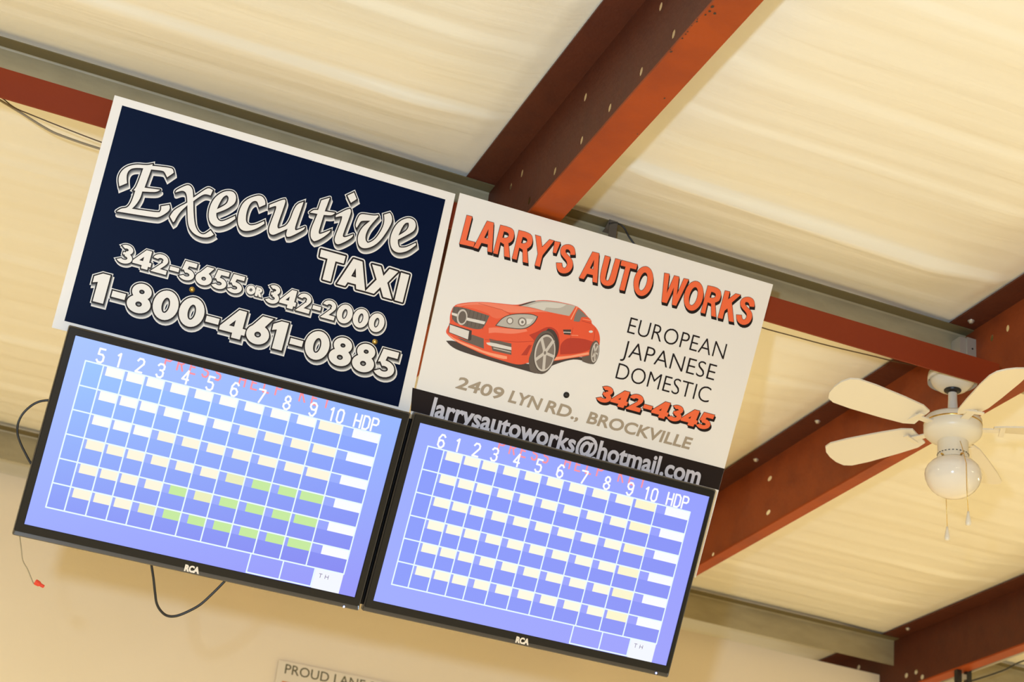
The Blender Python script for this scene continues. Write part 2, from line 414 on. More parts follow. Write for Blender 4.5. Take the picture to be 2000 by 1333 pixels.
# ---- drawn numerals (geometric extra-bold) -------------------------------------
def ring(cx, cy, ox, oy, ix, iy, n=28):
    f = lambda a, b: [(cx + a * math.cos(i * 2 * math.pi / n), cy + b * math.sin(i * 2 * math.pi / n)) for i in range(n)]
    return fill(f(ox, oy), [f(ix, iy)])
def arc(cx, cy, rx, ry, a0, a1, w, n=16):
    o = []; i_ = []
    for k in range(n + 1):
        a = math.radians(a0 + (a1 - a0) * k / n); c, s = math.cos(a), math.sin(a)
        o.append((cx + (rx + w / 2) * c, cy + (ry + w / 2) * s)); i_.append((cx + (rx - w / 2) * c, cy + (ry - w / 2) * s))
    return fill(o + i_[::-1])
GL = {
 '0': (.78, [ring(.38, .5, .37, .515, .115, .27)]),
 '1': (.56, [fill([(.14, 0), (.44, 0), (.44, 1), (.22, 1), (.0, .84), (.0, .62), (.14, .68)])]),
 '2': (.70, [arc(.30, .69, .215, .205, 172, -42, .20), fill([(0, 0), (.66, 0), (.66, .22), (.36, .22), (.545, .485), (.46, .60), (.385, .545)])]),
 '3': (.66, [arc(.30, .735, .185, .165, 140, -90, .19), arc(.29, .30, .235, .195, 90, -148, .20), fill([(.20, .47), (.36, .46), (.36, .60), (.20, .60)])]),
 '4': (.80, [fill([(.40, 0), (.67, 0), (.67, .17), (.77, .17), (.77, .39), (.67, .39), (.67, 1), (.44, 1), (0, .31), (0, .17), (.40, .17)], [[(.41, .39), (.41, .63), (.25, .39)]])]),
 '5': (.68, [fill([(.12, 1), (.62, 1), (.62, .77), (.30, .77), (.27, .60), (.05, .50)]), arc(.28, .305, .235, .200, 122, -148, .20)]),
 '6': (.72, [ring(.345, .335, .345, .345, .10, .10), fill([(.36, 1), (.68, 1), (.50, .66), (.44, .45), (.05, .47), (.035, .44)])]),
 '8': (.74, [ring(.36, .735, .285, .278, .08, .075), ring(.36, .30, .345, .31, .095, .09)]),
 '-': (.50, [fill([(.05, .31), (.44, .31), (.44, .52), (.05, .52)])]),
 'O': (.84, [ring(.40, .5, .40, .5, .13, .17)]),
 'R': (.66, [fill([(0, 0), (.25, 0), (.25, 1), (0, 1)]), arc(.25, .70, .19, .18, 90, -90, .23), fill([(.2, .8), (.3, .8), (.3, 1), (.2, 1)]), fill([(.25, .48), (.42, .42), (.66, 0), (.38, 0), (.22, .36)])]),
}
def drawn(text, A, B, Cc, shear=0.0, space=0.0):
    """numerals on the sign: A, B baseline ends and Cc top of the first one, as photo points"""
    a, b, c = loc2(*A), loc2(*B), loc2(*Cc); x = 0; out = []
    for ch in text:
        adv, pc = GL[ch]
        for S in pc: out.append(([Vector((p.x + x, p.y)) for p in S[0]], S[1]))
        x += adv + space
    tot = x - space; ex = (b - a) / tot; h = (c - a); hy = Vector((-ex.y, ex.x)).normalized() * abs(h.dot(Vector((-ex.y, ex.x)).normalized()))
    hy = hy + ex.normalized() * (hy.length * shear)
    return [([a + ex * p.x + hy * p.y for p in S[0]], S[1]) for S in out]
def typed(text, A, B, Cc, shear=0.0, off=0.0):
    """text in the built-in typeface, fitted to baseline ends and height"""
    cu = bpy.data.curves.new('t', 'FONT'); cu.body = text; cu.size = 1; cu.resolution_u = 4; cu.offset = off
    o = bpy.data.objects.new('t', cu); C.objects.link(o); dg = bpy.context.evaluated_depsgraph_get(); dg.update()
    me = bpy.data.meshes.new_from_object(o.evaluated_get(dg)); me.calc_loop_triangles()
    key = {}; V = []; idx = []
    for v in me.vertices:
        k = (round(v.co.x, 5), round(v.co.y, 5))
        if k not in key: key[k] = len(V); V.append(Vector((v.co.x, v.co.y)))
        idx.append(key[k])
    T = []
    for t in me.loop_triangles:
        p, q, r = (idx[i] for i in t.vertices)
        if len({p, q, r}) < 3: continue
        cr = (V[q] - V[p]).cross(V[r] - V[p])
        if abs(cr) > 1e-12: T.append((p, q, r) if cr > 0 else (p, r, q))
    bpy.data.objects.remove(o); bpy.data.curves.remove(cu); bpy.data.meshes.remove(me)
    x0 = min(v.x for v in V); x1 = max(v.x for v in V); y1 = max(v.y for v in V)
    a, b, c = loc2(*A), loc2(*B), loc2(*Cc); e = (b - a); en = e.normalized(); up_ = Vector((-en.y, en.x)); h = abs((c - a).dot(up_))
    return ([a + e * ((v.x - x0) / (x1 - x0)) + (up_ + en * shear) * (h * v.y / y1) for v in V], T)

GREY = [mat('print_ramp_%s' % n, (g * .80, g * .735, g * .675, 1), 0.5) for n, g in (('one', .80), ('two', .58), ('three', .38), ('four', .22), ('five', .11), ('six', .05))]
def fancy(pr, shapes, sh, r1=1.7, r2=1.9, rnd=False):
    """white rim > graded block shadow > dark outline > white face"""
    sh = Vector(sh) * PX; r1 *= PX; r2 *= PX; S = join(shapes)
    pr.add(join([grow(s, r1 + r2, rnd, sh if sh.length > 0 else None) for s in shapes]), M_SIGN, 1)
    if sh.length > 0:
        n = len(GREY)
        for k in range(n):
            pr.add(join([grow(moved(s, sh * ((n - k - 1) / n)), r1 * .95, rnd, sh * (1 / n)) for s in shapes]), GREY[k], 2 + k)
    pr.add(join([grow(s, r1, rnd) for s in shapes]), M_DARK, 9); pr.add(S, M_SIGN, 10)

# ================================================================== navy taxi sign
def slab(name, Q, m, parent, z0, z1, label=None):
    n = len(Q); V = [(p.x, p.y, z0) for p in Q] + [(p.x, p.y, z1) for p in Q]
    Fc = [tuple(range(n))[::-1], tuple(range(n, 2 * n))] + [(i, (i + 1) % n, n + (i + 1) % n, n + i) for i in range(n)]
    o = mesh_obj(name, V, Fc, m, parent)
    if label: o['label'] = label
    return o
def along(a, b, y):       # point on line a-b at height y
    return a + (b - a) * ((y - a.y) / (b.y - a.y))
sign1 = tag(empty('sign_board', mtx=SM), 'navy blue taxi sign with white border, above the left screen', 'sign')
tl, tr, bl = loc2(224, 186), loc2(889.5, 379), loc2(101, 640)
br = along(tr, loc2(800, 801), bl.y - .002)
slab('panel', [bl, br, tr, tl], M_SIGN, sign1, -0.004, 0)
ftl, ftr, fbl = loc2(238.6, 206), loc2(870, 390), loc2(125.7, 627)
fbr = along(ftr, loc2(778.4, 793.8), fbl.y)
slab('navy_field', [fbl, fbr, ftr, ftl], M_NAVY, sign1, 0, 0.0003, 'navy blue printed field')

def crop(P, ox, oy, s): return [loc2(ox + x / s, oy + y / s) for x, y in P]
ca = (200, 300, 7.405); cb = (330, 350, 8.885); cc = (490, 370, 10.0); ce = (640, 370, 8.885)
def G(P, c, holes=(), it=2):
    o = corner_smooth(crop(P, *c), it); return fill(o, [corner_smooth(crop(h, *c), it, 60) for h in holes])
execu = [
 G([(245,475),(232,400),(238,330),(275,255),(340,200),(420,170),(510,158),(640,172),(725,155),(722,180),(790,185),(1000,210),(1025,240),(1030,280),(935,345),(900,270),(870,248),(700,232),(600,215),(510,208),(430,215),(380,245),(352,300),(348,360),(355,430)], ca),
 G([(600,190),(715,200),(608,495),(835,525),(780,562),(575,550),(550,640),(490,735),(425,800),(760,850),(825,850),(848,820),(850,765),(965,745),(978,790),(950,845),(830,918),(760,928),(205,838),(270,795),(350,790),(400,740),(440,650),(475,540),(450,530),(495,480)], ca),
 G([(110,235),(120,195),(300,105),(360,110),(400,160),(415,220),(420,400),(425,600),(440,760),(480,880),(540,950),(610,965),(680,920),(720,890),(775,965),(720,1000),(640,1018),(540,1005),(430,950),(350,850),(325,740),(320,560),(318,400),(310,290),(290,230),(250,205),(200,205)], cb),
 G([(400,340),(640,170),(700,155),(760,195),(720,285),(660,265),(600,265),(520,310),(400,400)], cb),
 G([(335,400),(110,520),(50,590),(15,650),(70,750),(95,735),(130,660),(200,560),(335,440)], cb),
 G([(1145,640),(1150,690),(1040,770),(930,815),(830,830),(760,800),(705,740),(685,650),(695,540),(730,430),(790,330),(870,260),(960,215),(1050,205),(1120,225),(1160,280),(1165,350),(1140,420),(1080,470),(980,530),(820,590),(820,650),(850,710),(900,735),(960,725),(1060,680)], cb, [[(830,525),(850,470),(900,370),(950,300),(1000,280),(1035,310),(1030,370),(1000,430),(920,480)]]),
 G([(1565,490),(1550,440),(1530,390),(1490,375),(1430,400),(1380,470),(1340,590),(1330,700),(1345,760),(1390,800),(1440,805),(1520,790),(1650,730),(1655,775),(1540,850),(1420,895),(1310,905),(1240,870),(1200,800),(1190,700),(1210,580),(1260,450),(1330,370),(1420,320),(1560,280),(1630,310),(1670,380),(1670,445)], cb),
 G([(355,365),(360,305),(610,205),(660,200),(675,225),(660,290),(520,680),(515,740),(530,765),(560,765),(735,690),(870,300),(1025,245),(1020,270),(870,700),(855,780),(870,800),(900,800),(1055,735),(1045,775),(960,830),(760,930),(700,925),(685,890),(690,850),(715,770),(520,860),(430,895),(370,870),(350,820),(355,750),(390,650),(500,360),(485,325),(450,330)], cc),
 G([(1375,215),(1540,165),(1440,430),(1645,460),(1580,515),(1420,500),(1330,790),(1320,840),(1330,870),(1360,875),(1550,800),(1545,830),(1440,920),(1300,1000),(1230,1015),(1180,970),(1160,900),(1170,800),(1200,710),(1300,480),(1150,455),(1225,400),(1310,405)], cc),
 G([(135,485),(140,450),(330,350),(385,340),(405,370),(395,430),(265,770),(260,815),(280,835),(320,830),(440,785),(430,825),(340,890),(190,960),(140,945),(115,895),(125,820),(240,540),(250,470),(225,465)], ce),
 G([(340,110),(455,55),(500,170),(400,235)], ce),
 G([(500,670),(475,620),(530,480),(565,435),(620,430),(800,460),(870,450),(880,470),(760,600),(690,700),(650,810),(655,890),(690,930),(740,920),(830,860),(920,730),(970,620),(985,530),(975,440),(1075,410),(1105,450),(1120,530),(1090,620),(1000,770),(900,900),(800,980),(700,1020),(610,1025),(550,990),(520,920),(520,820),(560,720),(620,640),(740,545),(590,545),(560,570)], ce),
 G([(1525,930),(1530,965),(1420,1050),(1330,1090),(1230,1105),(1150,1075),(1100,1010),(1080,920),(1090,820),(1130,710),(1190,610),(1270,540),(1370,500),(1450,505),(1510,550),(1530,620),(1510,700),(1450,755),(1215,875),(1215,950),(1240,1005),(1290,1015),(1370,1005)], ce, [[(1225,805),(1250,740),(1300,640),(1350,580),(1400,580),(1410,630),(1380,700),(1310,755)]]),
]
BASE = 0.0004
pr = Print(); fancy(pr, execu, (3.6, -6.6), 2.3, 1.7); pr.build('lettering', sign1, BASE, label='white script lettering of the firm name')
ct = (600, 480, 9.09)
taxi = [G([(245,70),(680,190),(645,320),(500,280),(410,640),(270,600),(360,235),(222,195)], ct, it=0),
 G([(820,235),(978,285),(1025,810),(868,770),(862,690),(715,650),(670,718),(525,678)], ct, [[(860,400),(865,568),(778,543)]], it=0),
 G([(1150,335),(1305,375),(1350,540),(1460,415),(1612,465),(1418,660),(1500,955),(1345,912),(1298,738),(1180,855),(1025,810),(1230,605)], ct, it=0),
 G([(1665,480),(1810,522),(1690,1010),(1548,970)], ct, it=0)]
pr = Print(); fancy(pr, taxi, (0, 0), 3.3, 2.5, True); pr.build('lettering', sign1, BASE, label='bold white word TAXI')
pr = Print(); fancy(pr, drawn('342-5655', (226, 511.1), (472, 577.5), (235.6, 475)), (2.6, -3.6), 1.8, 1.5); pr.build('lettering', sign1, BASE, label='first local phone number')
pr = Print(); fancy(pr, drawn('OR', (479, 573), (511, 581.6), (483.5, 555.7)), (1.8, -2.8), 1.3, 1.3); pr.build('lettering', sign1, BASE, label='small word OR')
pr = Print(); fancy(pr, drawn('342-2000', (516, 589.8), (746.5, 652.4), (525, 554)), (2.6, -3.6), 1.8, 1.5); pr.build('lettering', sign1, BASE, label='second local phone number')
pr = Print(); fancy(pr, drawn('1-800-461-0885', (171.5, 586), (769, 743), (184, 530)), (3.4, -5.4), 2.5, 1.7); pr.build('lettering', sign1, BASE, label='large toll free phone number')
def screw(parent, u, v, m, r=6.0):
    p = loc2(u, v); bm = bmesh.new(); R = r * PX
    lathe(bm, [(0, .004), (R * .35, .0038), (R * .6, .0028), (R * .62, .0012), (R, .001), (R, -.001)], 16, p.x, p.y, 0.0008); return bm_obj('screw', bm, m, parent, True)
screw(sign1, 375, 566, M_BRASS, 5.5); screw(sign1, 732, 668, M_BRASS, 5.5)

# ================================================================== white garage sign
sign2 = tag(empty('sign_board', mtx=SM @ Matrix.Translation((0, 0, 0))), 'white car repair sign with orange lettering and a red car, above the right screen', 'sign')
ltl, ltr = loc2(898.5, 377), loc2(1510, 556)
lb = loc2(1363, 1130).y; lbl = along(ltl, loc2(804, 800), lb); lbr = Vector((loc2(1358.5, 1130).x, lb))
lbl.x = max(lbl.x, 0.0075)
slab('panel', [lbl, lbr, ltr, ltl], M_SIGN, sign2, -0.004, 0)
bt1, bt2 = loc2(805.6, 757.7), loc2(1413, 915.5)
bb = bt2.y - .062
slab('black_band', [Vector((max(bt1.x, .0076), bb)), Vector((along(lbr, ltr, bb).x - .0003, bb)), Vector((along(lbr, ltr, bt2.y).x - .0003, bt2.y)), Vector((bt1.x, bt1.y))], M_DARK, sign2, 0, 0.0003, 'black printed band')
def heavy(pr, S, w, sh, m=M_ORANGE, o=0.8):
    """emboldened orange face over a dark block shadow"""
    pr.add(grow(S, (w + o) * PX, False, Vector(sh) * PX), M_DARK, 1); pr.add(grow(S, w * PX), m, 3)
h1 = (14.4, -56.2)
cp = (860, 400, 5.556); cq = (1180, 480, 5.882)
def oval(P, c):
    cx_, cy_, a, b, rot = P; t = math.radians(rot)
    return [(cx_ + b * math.cos(k) * math.cos(t) - a * math.sin(k) * math.sin(t), cy_ + b * math.cos(k) * math.sin(t) + a * math.sin(k) * math.cos(t)) for k in (i * 2 * math.pi / 30 for i in range(30))]
def rround(P, c, holes=()): return G(P, c, holes, 1)
words = (('orange word LARRY\'S', [
 G([(287,115),(345,130),(280,385),(375,408),(358,460),(207,425)], cp, it=0),
 G([(507,178),(578,197),(560,520),(512,508),(515,432),(445,415),(410,480),(360,465)], cp, [[(522,265),(515,370),(475,358)]], 0),
 rround([(652,222),(740,243),(790,270),(803,320),(790,380),(760,410),(738,418),(752,575),(693,560),(690,430),(650,405),(622,540),(573,527)], cp, [[(690,290),(730,302),(745,325),(735,355),(705,365),(672,357)]]),
 rround([(852,278),(940,300),(990,330),(1003,380),(990,440),(955,470),(940,478),(950,635),(895,622),(893,490),(855,465),(827,598),(778,585)], cp, [[(893,350),(930,362),(945,385),(937,412),(905,425),(875,417)]]),
 G([(1032,330),(1088,347),(1103,462),(1185,378),(1233,392),(1108,550),(1078,675),(1025,660),(1058,535)], cp, it=0),
 G([(1240,398),(1302,410),(1255,528),(1222,520)], cp, it=0),
 rround([(1410,545),(1462,545),(1462,500),(1445,455),(1400,432),(1350,435),(1310,465),(1300,510),(1315,550),(1370,610),(1378,650),(1360,685),(1340,690),(1318,670),(1318,635),(1258,632),(1262,690),(1290,735),(1340,750),(1395,735),(1430,690),(1440,640),(1425,590),(1365,530),(1355,505),(1365,485),(1390,485),(1410,510)], cp)]),
 ('orange word AUTO', [
 G([(1652,512),(1722,530),(1700,850),(1652,838),(1655,765),(1592,750),(1555,808),(1505,795)], cp, [[(1668,595),(1660,703),(1622,690)]], 0),
 rround([(1787,553),(1843,570),(1788,790),(1795,820),(1815,828),(1835,810),(1900,585),(1955,600),(1905,800),(1880,860),(1830,885),(1770,875),(1735,830),(1735,760)], cp),
 G([(200,168),(382,218),(365,275),(298,258),(232,520),(175,508),(245,243),(187,228)], cq, it=0),
 G(oval((450, 410, 172, 108, 12), cq), cq, [oval((446, 414, 108, 45, 14), cq)], 0)]),
 ('orange word WORKS', [
 G([(692,315),(748,327),(718,548),(805,345),(860,360),(832,570),(915,378),(970,390),(825,692),(778,680),(800,480),(718,662),(660,648)], cq, it=0),
 G(oval((1027, 579, 172, 108, 12), cq), cq, [oval((1024, 583, 108, 46, 14), cq)], 0),
 rround([(1190,460),(1285,480),(1335,515),(1343,570),(1325,630),(1290,650),(1272,655),(1283,822),(1230,808),(1228,670),(1187,650),(1158,783),(1108,770)], cq, [[(1230,530),(1268,542),(1283,562),(1275,595),(1245,605),(1210,597)]]),
 G([(1388,518),(1443,530),(1420,620),(1510,552),(1568,567),(1465,655),(1487,880),(1430,868),(1415,722),(1382,748),(1358,843),(1305,830)], cq, it=0),
 rround([(1668,700),(1722,705),(1728,660),(1710,615),(1665,590),(1610,595),(1570,625),(1560,670),(1575,710),(1630,768),(1640,805),(1625,845),(1600,855),(1580,835),(1578,800),(1518,795),(1520,850),(1550,895),(1600,915),(1655,900),(1690,855),(1702,800),(1685,750),(1625,690),(1615,665),(1625,648),(1650,650),(1668,675)], cq)]))
for lab, shp in words:
    pr = Print(); pr.add(join([grow(x, 0.75 * PX, False, Vector((2.4, -5.2)) * PX) for x in shp]), M_DARK, 1); pr.add(join(shp), M_ORANGE, 3); pr.build('lettering', sign2, BASE, label=lab)
for word, A, B, T in (('EUROPEAN', (1224.1, 650.3), (1413, 702.6), (1232.5, 619.7)), ('JAPANESE', (1212.8, 695), (1393.8, 744), (1221, 664.4)), ('DOMESTIC', (1201.2, 739.4), (1383, 788), (1209.4, 709))):
    pr = Print(); pr.add(typed(word, A, B, T, off=-0.010), M_DARK, 1); pr.build('lettering', sign2, BASE, label='thin black word ' + word)
pr = Print(); S = join(drawn('342-4345', (1163.5, 782.5), (1385, 841.5), (1171.5, 751.5), 0.16)); pr.add(join([grow(s, 1.7 * PX, False, Vector((3.0, -4.2)) * PX) for s in drawn('342-4345', (1163.5, 782.5), (1385, 841.5), (1171.5, 751.5), 0.16)]), M_DARK, 1)
pr.add(join([grow(s, 0.7 * PX) for s in drawn('342-4345', (1163.5, 782.5), (1385, 841.5), (1171.5, 751.5), 0.16)]), M_ORANGE, 3); pr.build('lettering', sign2, BASE, label='orange phone number')
for word, A, B in (('2409', (890, 757.6), (978, 781)), ('LYN', (992.5, 784.8), (1051, 800.8)), ('RD.,', (1064, 804), (1127.5, 821)), ('BROCKVILLE', (1145.5, 826), (1345, 877.6))):
    pr = Print(); pr.add(grow(typed(word, A, B, (A[0] + 6, A[1] - 21.5), 0.15), 1.0 * PX), M_TAUPE, 1); pr.build('lettering', sign2, BASE, label='taupe address word ' + word)
pr = Print(); pr.add(grow(typed('larrysautoworks@hotmail.com', (840.5, 812.8), (1363.5, 947.6), (851.5, 775.4)), 1.4 * PX), M_LILAC, 1); pr.build('lettering', sign2, BASE, label='pale grey email address')
screw(sign2, 1106, 772, M_BLACK, 6.2)

# printed red car
def pm(n, r, g, b): return mat('car_print_' + n, tuple(min(.95, lin(c) * 1.04) for c in (r, g, b)) + (1,), 0.5)
cR = pm('red', 222, 78, 40); cH = pm('hood', 232, 122, 92); cD = pm('deep', 176, 46, 22); cK = pm('dark', 60, 46, 40); cG = pm('grille', 98, 84, 74)
cL = pm('chrome', 214, 204, 194); cS = pm('glass', 178, 168, 156); cW = pm('window', 120, 110, 102); cT = pm('tyre', 92, 78, 68); cM = pm('rim', 196, 184, 172); cN = pm('hub', 122, 108, 98); cB = pm('bright', 240, 150, 112)
cv = (800, 540, 4.762)
pr = Print()
def car(P, m, lev, it=2, holes=()): pr.add(G(P, cv, holes, it), m, lev)
def ell(cx, cy, rx, ry, rot, n=28):
    t = math.radians(rot); return [(cx + rx * math.cos(a) * math.cos(t) - ry * math.sin(a) * math.sin(t), cy + rx * math.cos(a) * math.sin(t) + ry * math.sin(a) * math.cos(t)) for a in (i * 2 * math.pi / n for i in range(n))]
def line(P, w, m, lev):
    P = [Vector(p) for p in P]
    for a, b in zip(P, P[1:]):
        d = (b - a).normalized(); n = Vector((-d.y, d.x)) * w / 2; car([tuple(a - d * w * .2 + n), tuple(b + d * w * .2 + n), tuple(b + d * w * .2 - n), tuple(a - d * w * .2 - n)], m, lev, 0)
car([(338,600),(420,598),(600,670),(900,780),(1110,815),(1290,860),(1195,912),(1120,890),(800,800),(460,695),(380,650)], cK, 1)
car([(1300,800),(1500,745),(1610,755),(1612,785),(1520,768),(1340,822),(1280,860)], cK, 1)
car([(412,280),(440,258),(560,240),(700,238),(860,255),(1005,270),(1100,240),(1200,222),(1320,225),(1450,250),(1550,275),(1610,320),(1660,380),(1690,410),(1692,440),(1730,470),(1760,520),(1772,580),(1765,640),(1740,640),(1710,660),(1670,740),(1500,760),(1350,790),(1110,800),(1050,822),(980,820),(880,790),(700,735),(560,670),(430,610),(350,545),(335,515),(350,480),(375,440),(372,370),(395,300)], cR, 2)
car([(430,268),(560,246),(700,242),(860,260),(1010,277),(1140,298),(1290,335),(1180,330),(940,345),(860,312),(700,268),(560,262),(450,285)], cH, 3)
car([(560,262),(700,268),(860,312),(935,350),(830,400),(760,380),(740,350),(600,300),(500,282)], pm('hood_low', 226, 100, 66), 3)
car([(1005,272),(1160,228),(1330,230),(1545,276),(1485,370),(1270,328),(1140,292)], cS, 3)
car([(1005,272),(1160,226),(1175,232),(1060,268),(1030,277)], cK, 4)
car([(1200,240),(1330,242),(1460,262),(1400,300),(1270,290),(1250,320),(1160,292),(1100,278)], pm('glass_light', 204, 196, 184), 4)
car([(1570,302),(1612,335),(1662,388),(1690,400),(1600,380),(1582,425),(1524,418),(1540,350)], cW, 3)
car([(408,283),(500,288),(742,368),(695,470),(652,498),(560,482),(440,440),(394,402),(394,330)], cG, 3)
for k in range(9): line([(420 + k * 36, 292 + max(0, k - 2) * 11), (400 + k * 36 - 10, 420 + k * 9)], 3, cK, 4)
car([(390,336),(442,350),(442,376),(390,358)], cL, 5); car([(500,376),(705,422),(692,448),(500,404)], cL, 5)
car(ell(487, 380, 49, 74, 8), cM, 6); car(ell(489, 381, 36, 58, 8), cG, 7)
car([(368,440),(578,505),(572,592),(548,600),(362,522)], cK, 5, 0); car([(374,450),(553,510),(541,588),(368,520)], cL, 6, 0)
car([(430,562),(548,602),(580,542),(688,580),(690,674),(600,640),(490,600)], cG, 4, 1)
car([(795,460),(862,380),(960,346),(1135,346),(1194,374),(1166,434),(1092,486),(1020,496),(900,480)], cK, 4)
car([(806,456),(866,386),(960,353),(1130,353),(1184,376),(1158,430),(1088,479),(1020,488),(900,474)], cS, 5)
car(ell(932, 414, 32, 33, 0), cN, 6); car(ell(932, 414, 22, 24, 0), cL, 7); car(ell(1046, 424, 40, 42, 0), cN, 6); car(ell(1046, 424, 28, 31, 0), cL, 7); car(ell(1048, 426, 12, 14, 0), cN, 8)
car([(1085,395),(1150,400),(1120,440),(1090,448)], cL, 6, 0)
car([(735,480),(800,474),(900,488),(1085,492),(1095,512),(960,540),(800,522),(735,530)], cH, 3)
car([(740,580),(946,626),(946,732),(770,692)], cG, 4, 0); car([(712,618),(760,614),(946,660),(946,688),(770,652),(722,636)], cL, 5, 1)
line([(780,668),(940,706)], 8, cM, 5)
car([(345,528),(430,590),(600,655),(700,700),(905,745),(905,770),(860,770),(700,722),(430,610)], cB, 4, 1)
line([(700,590),(1000,612),(1165,604)], 4, cD, 5)
car([(1108,640),(1136,640),(1092,735),(1036,735)], cD, 4, 0)
car([(1110,545),(1180,520),(1290,460),(1375,500),(1398,600),(1385,720),(1350,775),(1110,800),(1130,700),(1170,610)], cD, 3)
car([(1170,640),(1210,560),(1290,485),(1345,500),(1385,580),(1390,680),(1360,760),(1300,820)], cK, 5)
car([(1490,572),(1620,580),(1712,612),(1680,680),(1640,700),(1540,722),(1400,728),(1398,640),(1440,590)], cD, 3)
car([(1350,752),(1500,738),(1664,706),(1668,728),(1500,758),(1340,782)], cB, 4, 0)
car([(1426,496),(1502,496),(1496,546),(1436,540)], cK, 4, 0); line([(1432,520),(1500,522)], 7, cL, 5)
line([(1500,548),(1566,552)], 5, cB, 5)
car([(1506,432),(1580,422),(1598,380),(1655,378),(1692,410),(1692,442),(1620,432),(1580,466),(1520,470)], cR, 6); line([(1600,415),(1685,438)], 5, cD, 7); line([(1610,398),(1682,410)], 5, cB, 7)
car(ell(1685, 515, 19, 11, 0), cL, 5); line([(1520,478),(1492,590),(1480,722)], 3, cD, 5); line([(1725,480),(1718,560),(1706,610)], 3, cD, 5)
line([(640,252),(860,312),(935,352)], 3, cD, 5); line([(1560,282),(1500,400)], 10, cB, 4)
car([(1105,800),(1112,745),(1160,640),(1200,640),(1240,700),(1240,900),(1195,912),(1120,880)], cT, 6)
car(ell(1246, 708, 112, 205, 9), cT, 7); car(ell(1254, 712, 101, 184, 9), cK, 8); car(ell(1256, 714, 96, 174, 9), cM, 9); car(ell(1258, 716, 84, 156, 9), cN, 10)
hub = (1257, 712)
for tx, ty in ((1228, 585), (1335, 600), (1342, 748), (1244, 872), (1172, 775)): line([hub, (tx, ty)], 26, cM, 11)
car(ell(hub[0], hub[1], 22, 34, 9), cM, 12); car(ell(hub[0], hub[1], 11, 17, 9), cN, 13)
car([(1600,750),(1670,735),(1705,790),(1690,818),(1650,810),(1604,792)], cT, 6)
car(ell(1716, 708, 45, 112, 9), cT, 7); car(ell(1722, 708, 33, 95, 9), cM, 9); car(ell(1724, 709, 26, 84, 9), cN, 10)
for tx, ty in ((1716, 640), (1746, 650), (1745, 725), (1720, 785), (1702, 750)): line([(1723, 706), (tx, ty)], 12, cM, 11)
pr.build('car_picture', sign2, BASE, 0.0001, 'printed picture of a red two seat car')

# ================================================================== televisions
def vcol_mat(name):
    m = bpy.data.materials.new(name); m.use_nodes = True; nt = m.node_tree; b = nt.nodes['Principled BSDF']
    at = nt.nodes.new('ShaderNodeVertexColor'); at.layer_name = 'Col'; b.inputs['Base Color'].default_value = (.01, .01, .01, 1); b.inputs['Roughness'].default_value = .35; b.inputs['Specular IOR Level'].default_value = .1
    nt.links.new(at.outputs[0], b.inputs['Emission Color']); b.inputs['Emission Strength'].default_value = 1.0; return m
M_SCR = vcol_mat('lit_screen')
def screen_mesh(name, parent, items, z, colfun=None, label=None):
    V = []; Fc = []; cols = []
    for (v, t), col in items:
        k = len(V); V += [(p.x, p.y, z) for p in v]; Fc += [tuple(i + k for i in x) for x in t]
        for x in t:
            for i in x: cols.append(colfun(v[i]) if col is None else (col(v[i]) if callable(col) else col))
    o = mesh_obj(name, V, Fc, M_SCR, parent); a = o.data.color_attributes.new('Col', 'FLOAT_COLOR', 'CORNER')
    for i, c in enumerate(cols): a.data[i].color = c
    if label: o['label'] = label
    return o
def stroke(P, w):
    out = []
    for a, b in zip(P, P[1:]):
        d = (b - a)
        if d.length < 1e-9: continue
        d = d.normalized(); n = Vector((-d.y, d.x)) * w / 2; e = d * w * .32
        out.append(([a - e - n, b + e - n, b + e + n, a - e + n], [(0, 1, 2), (0, 2, 3)]))
    return out
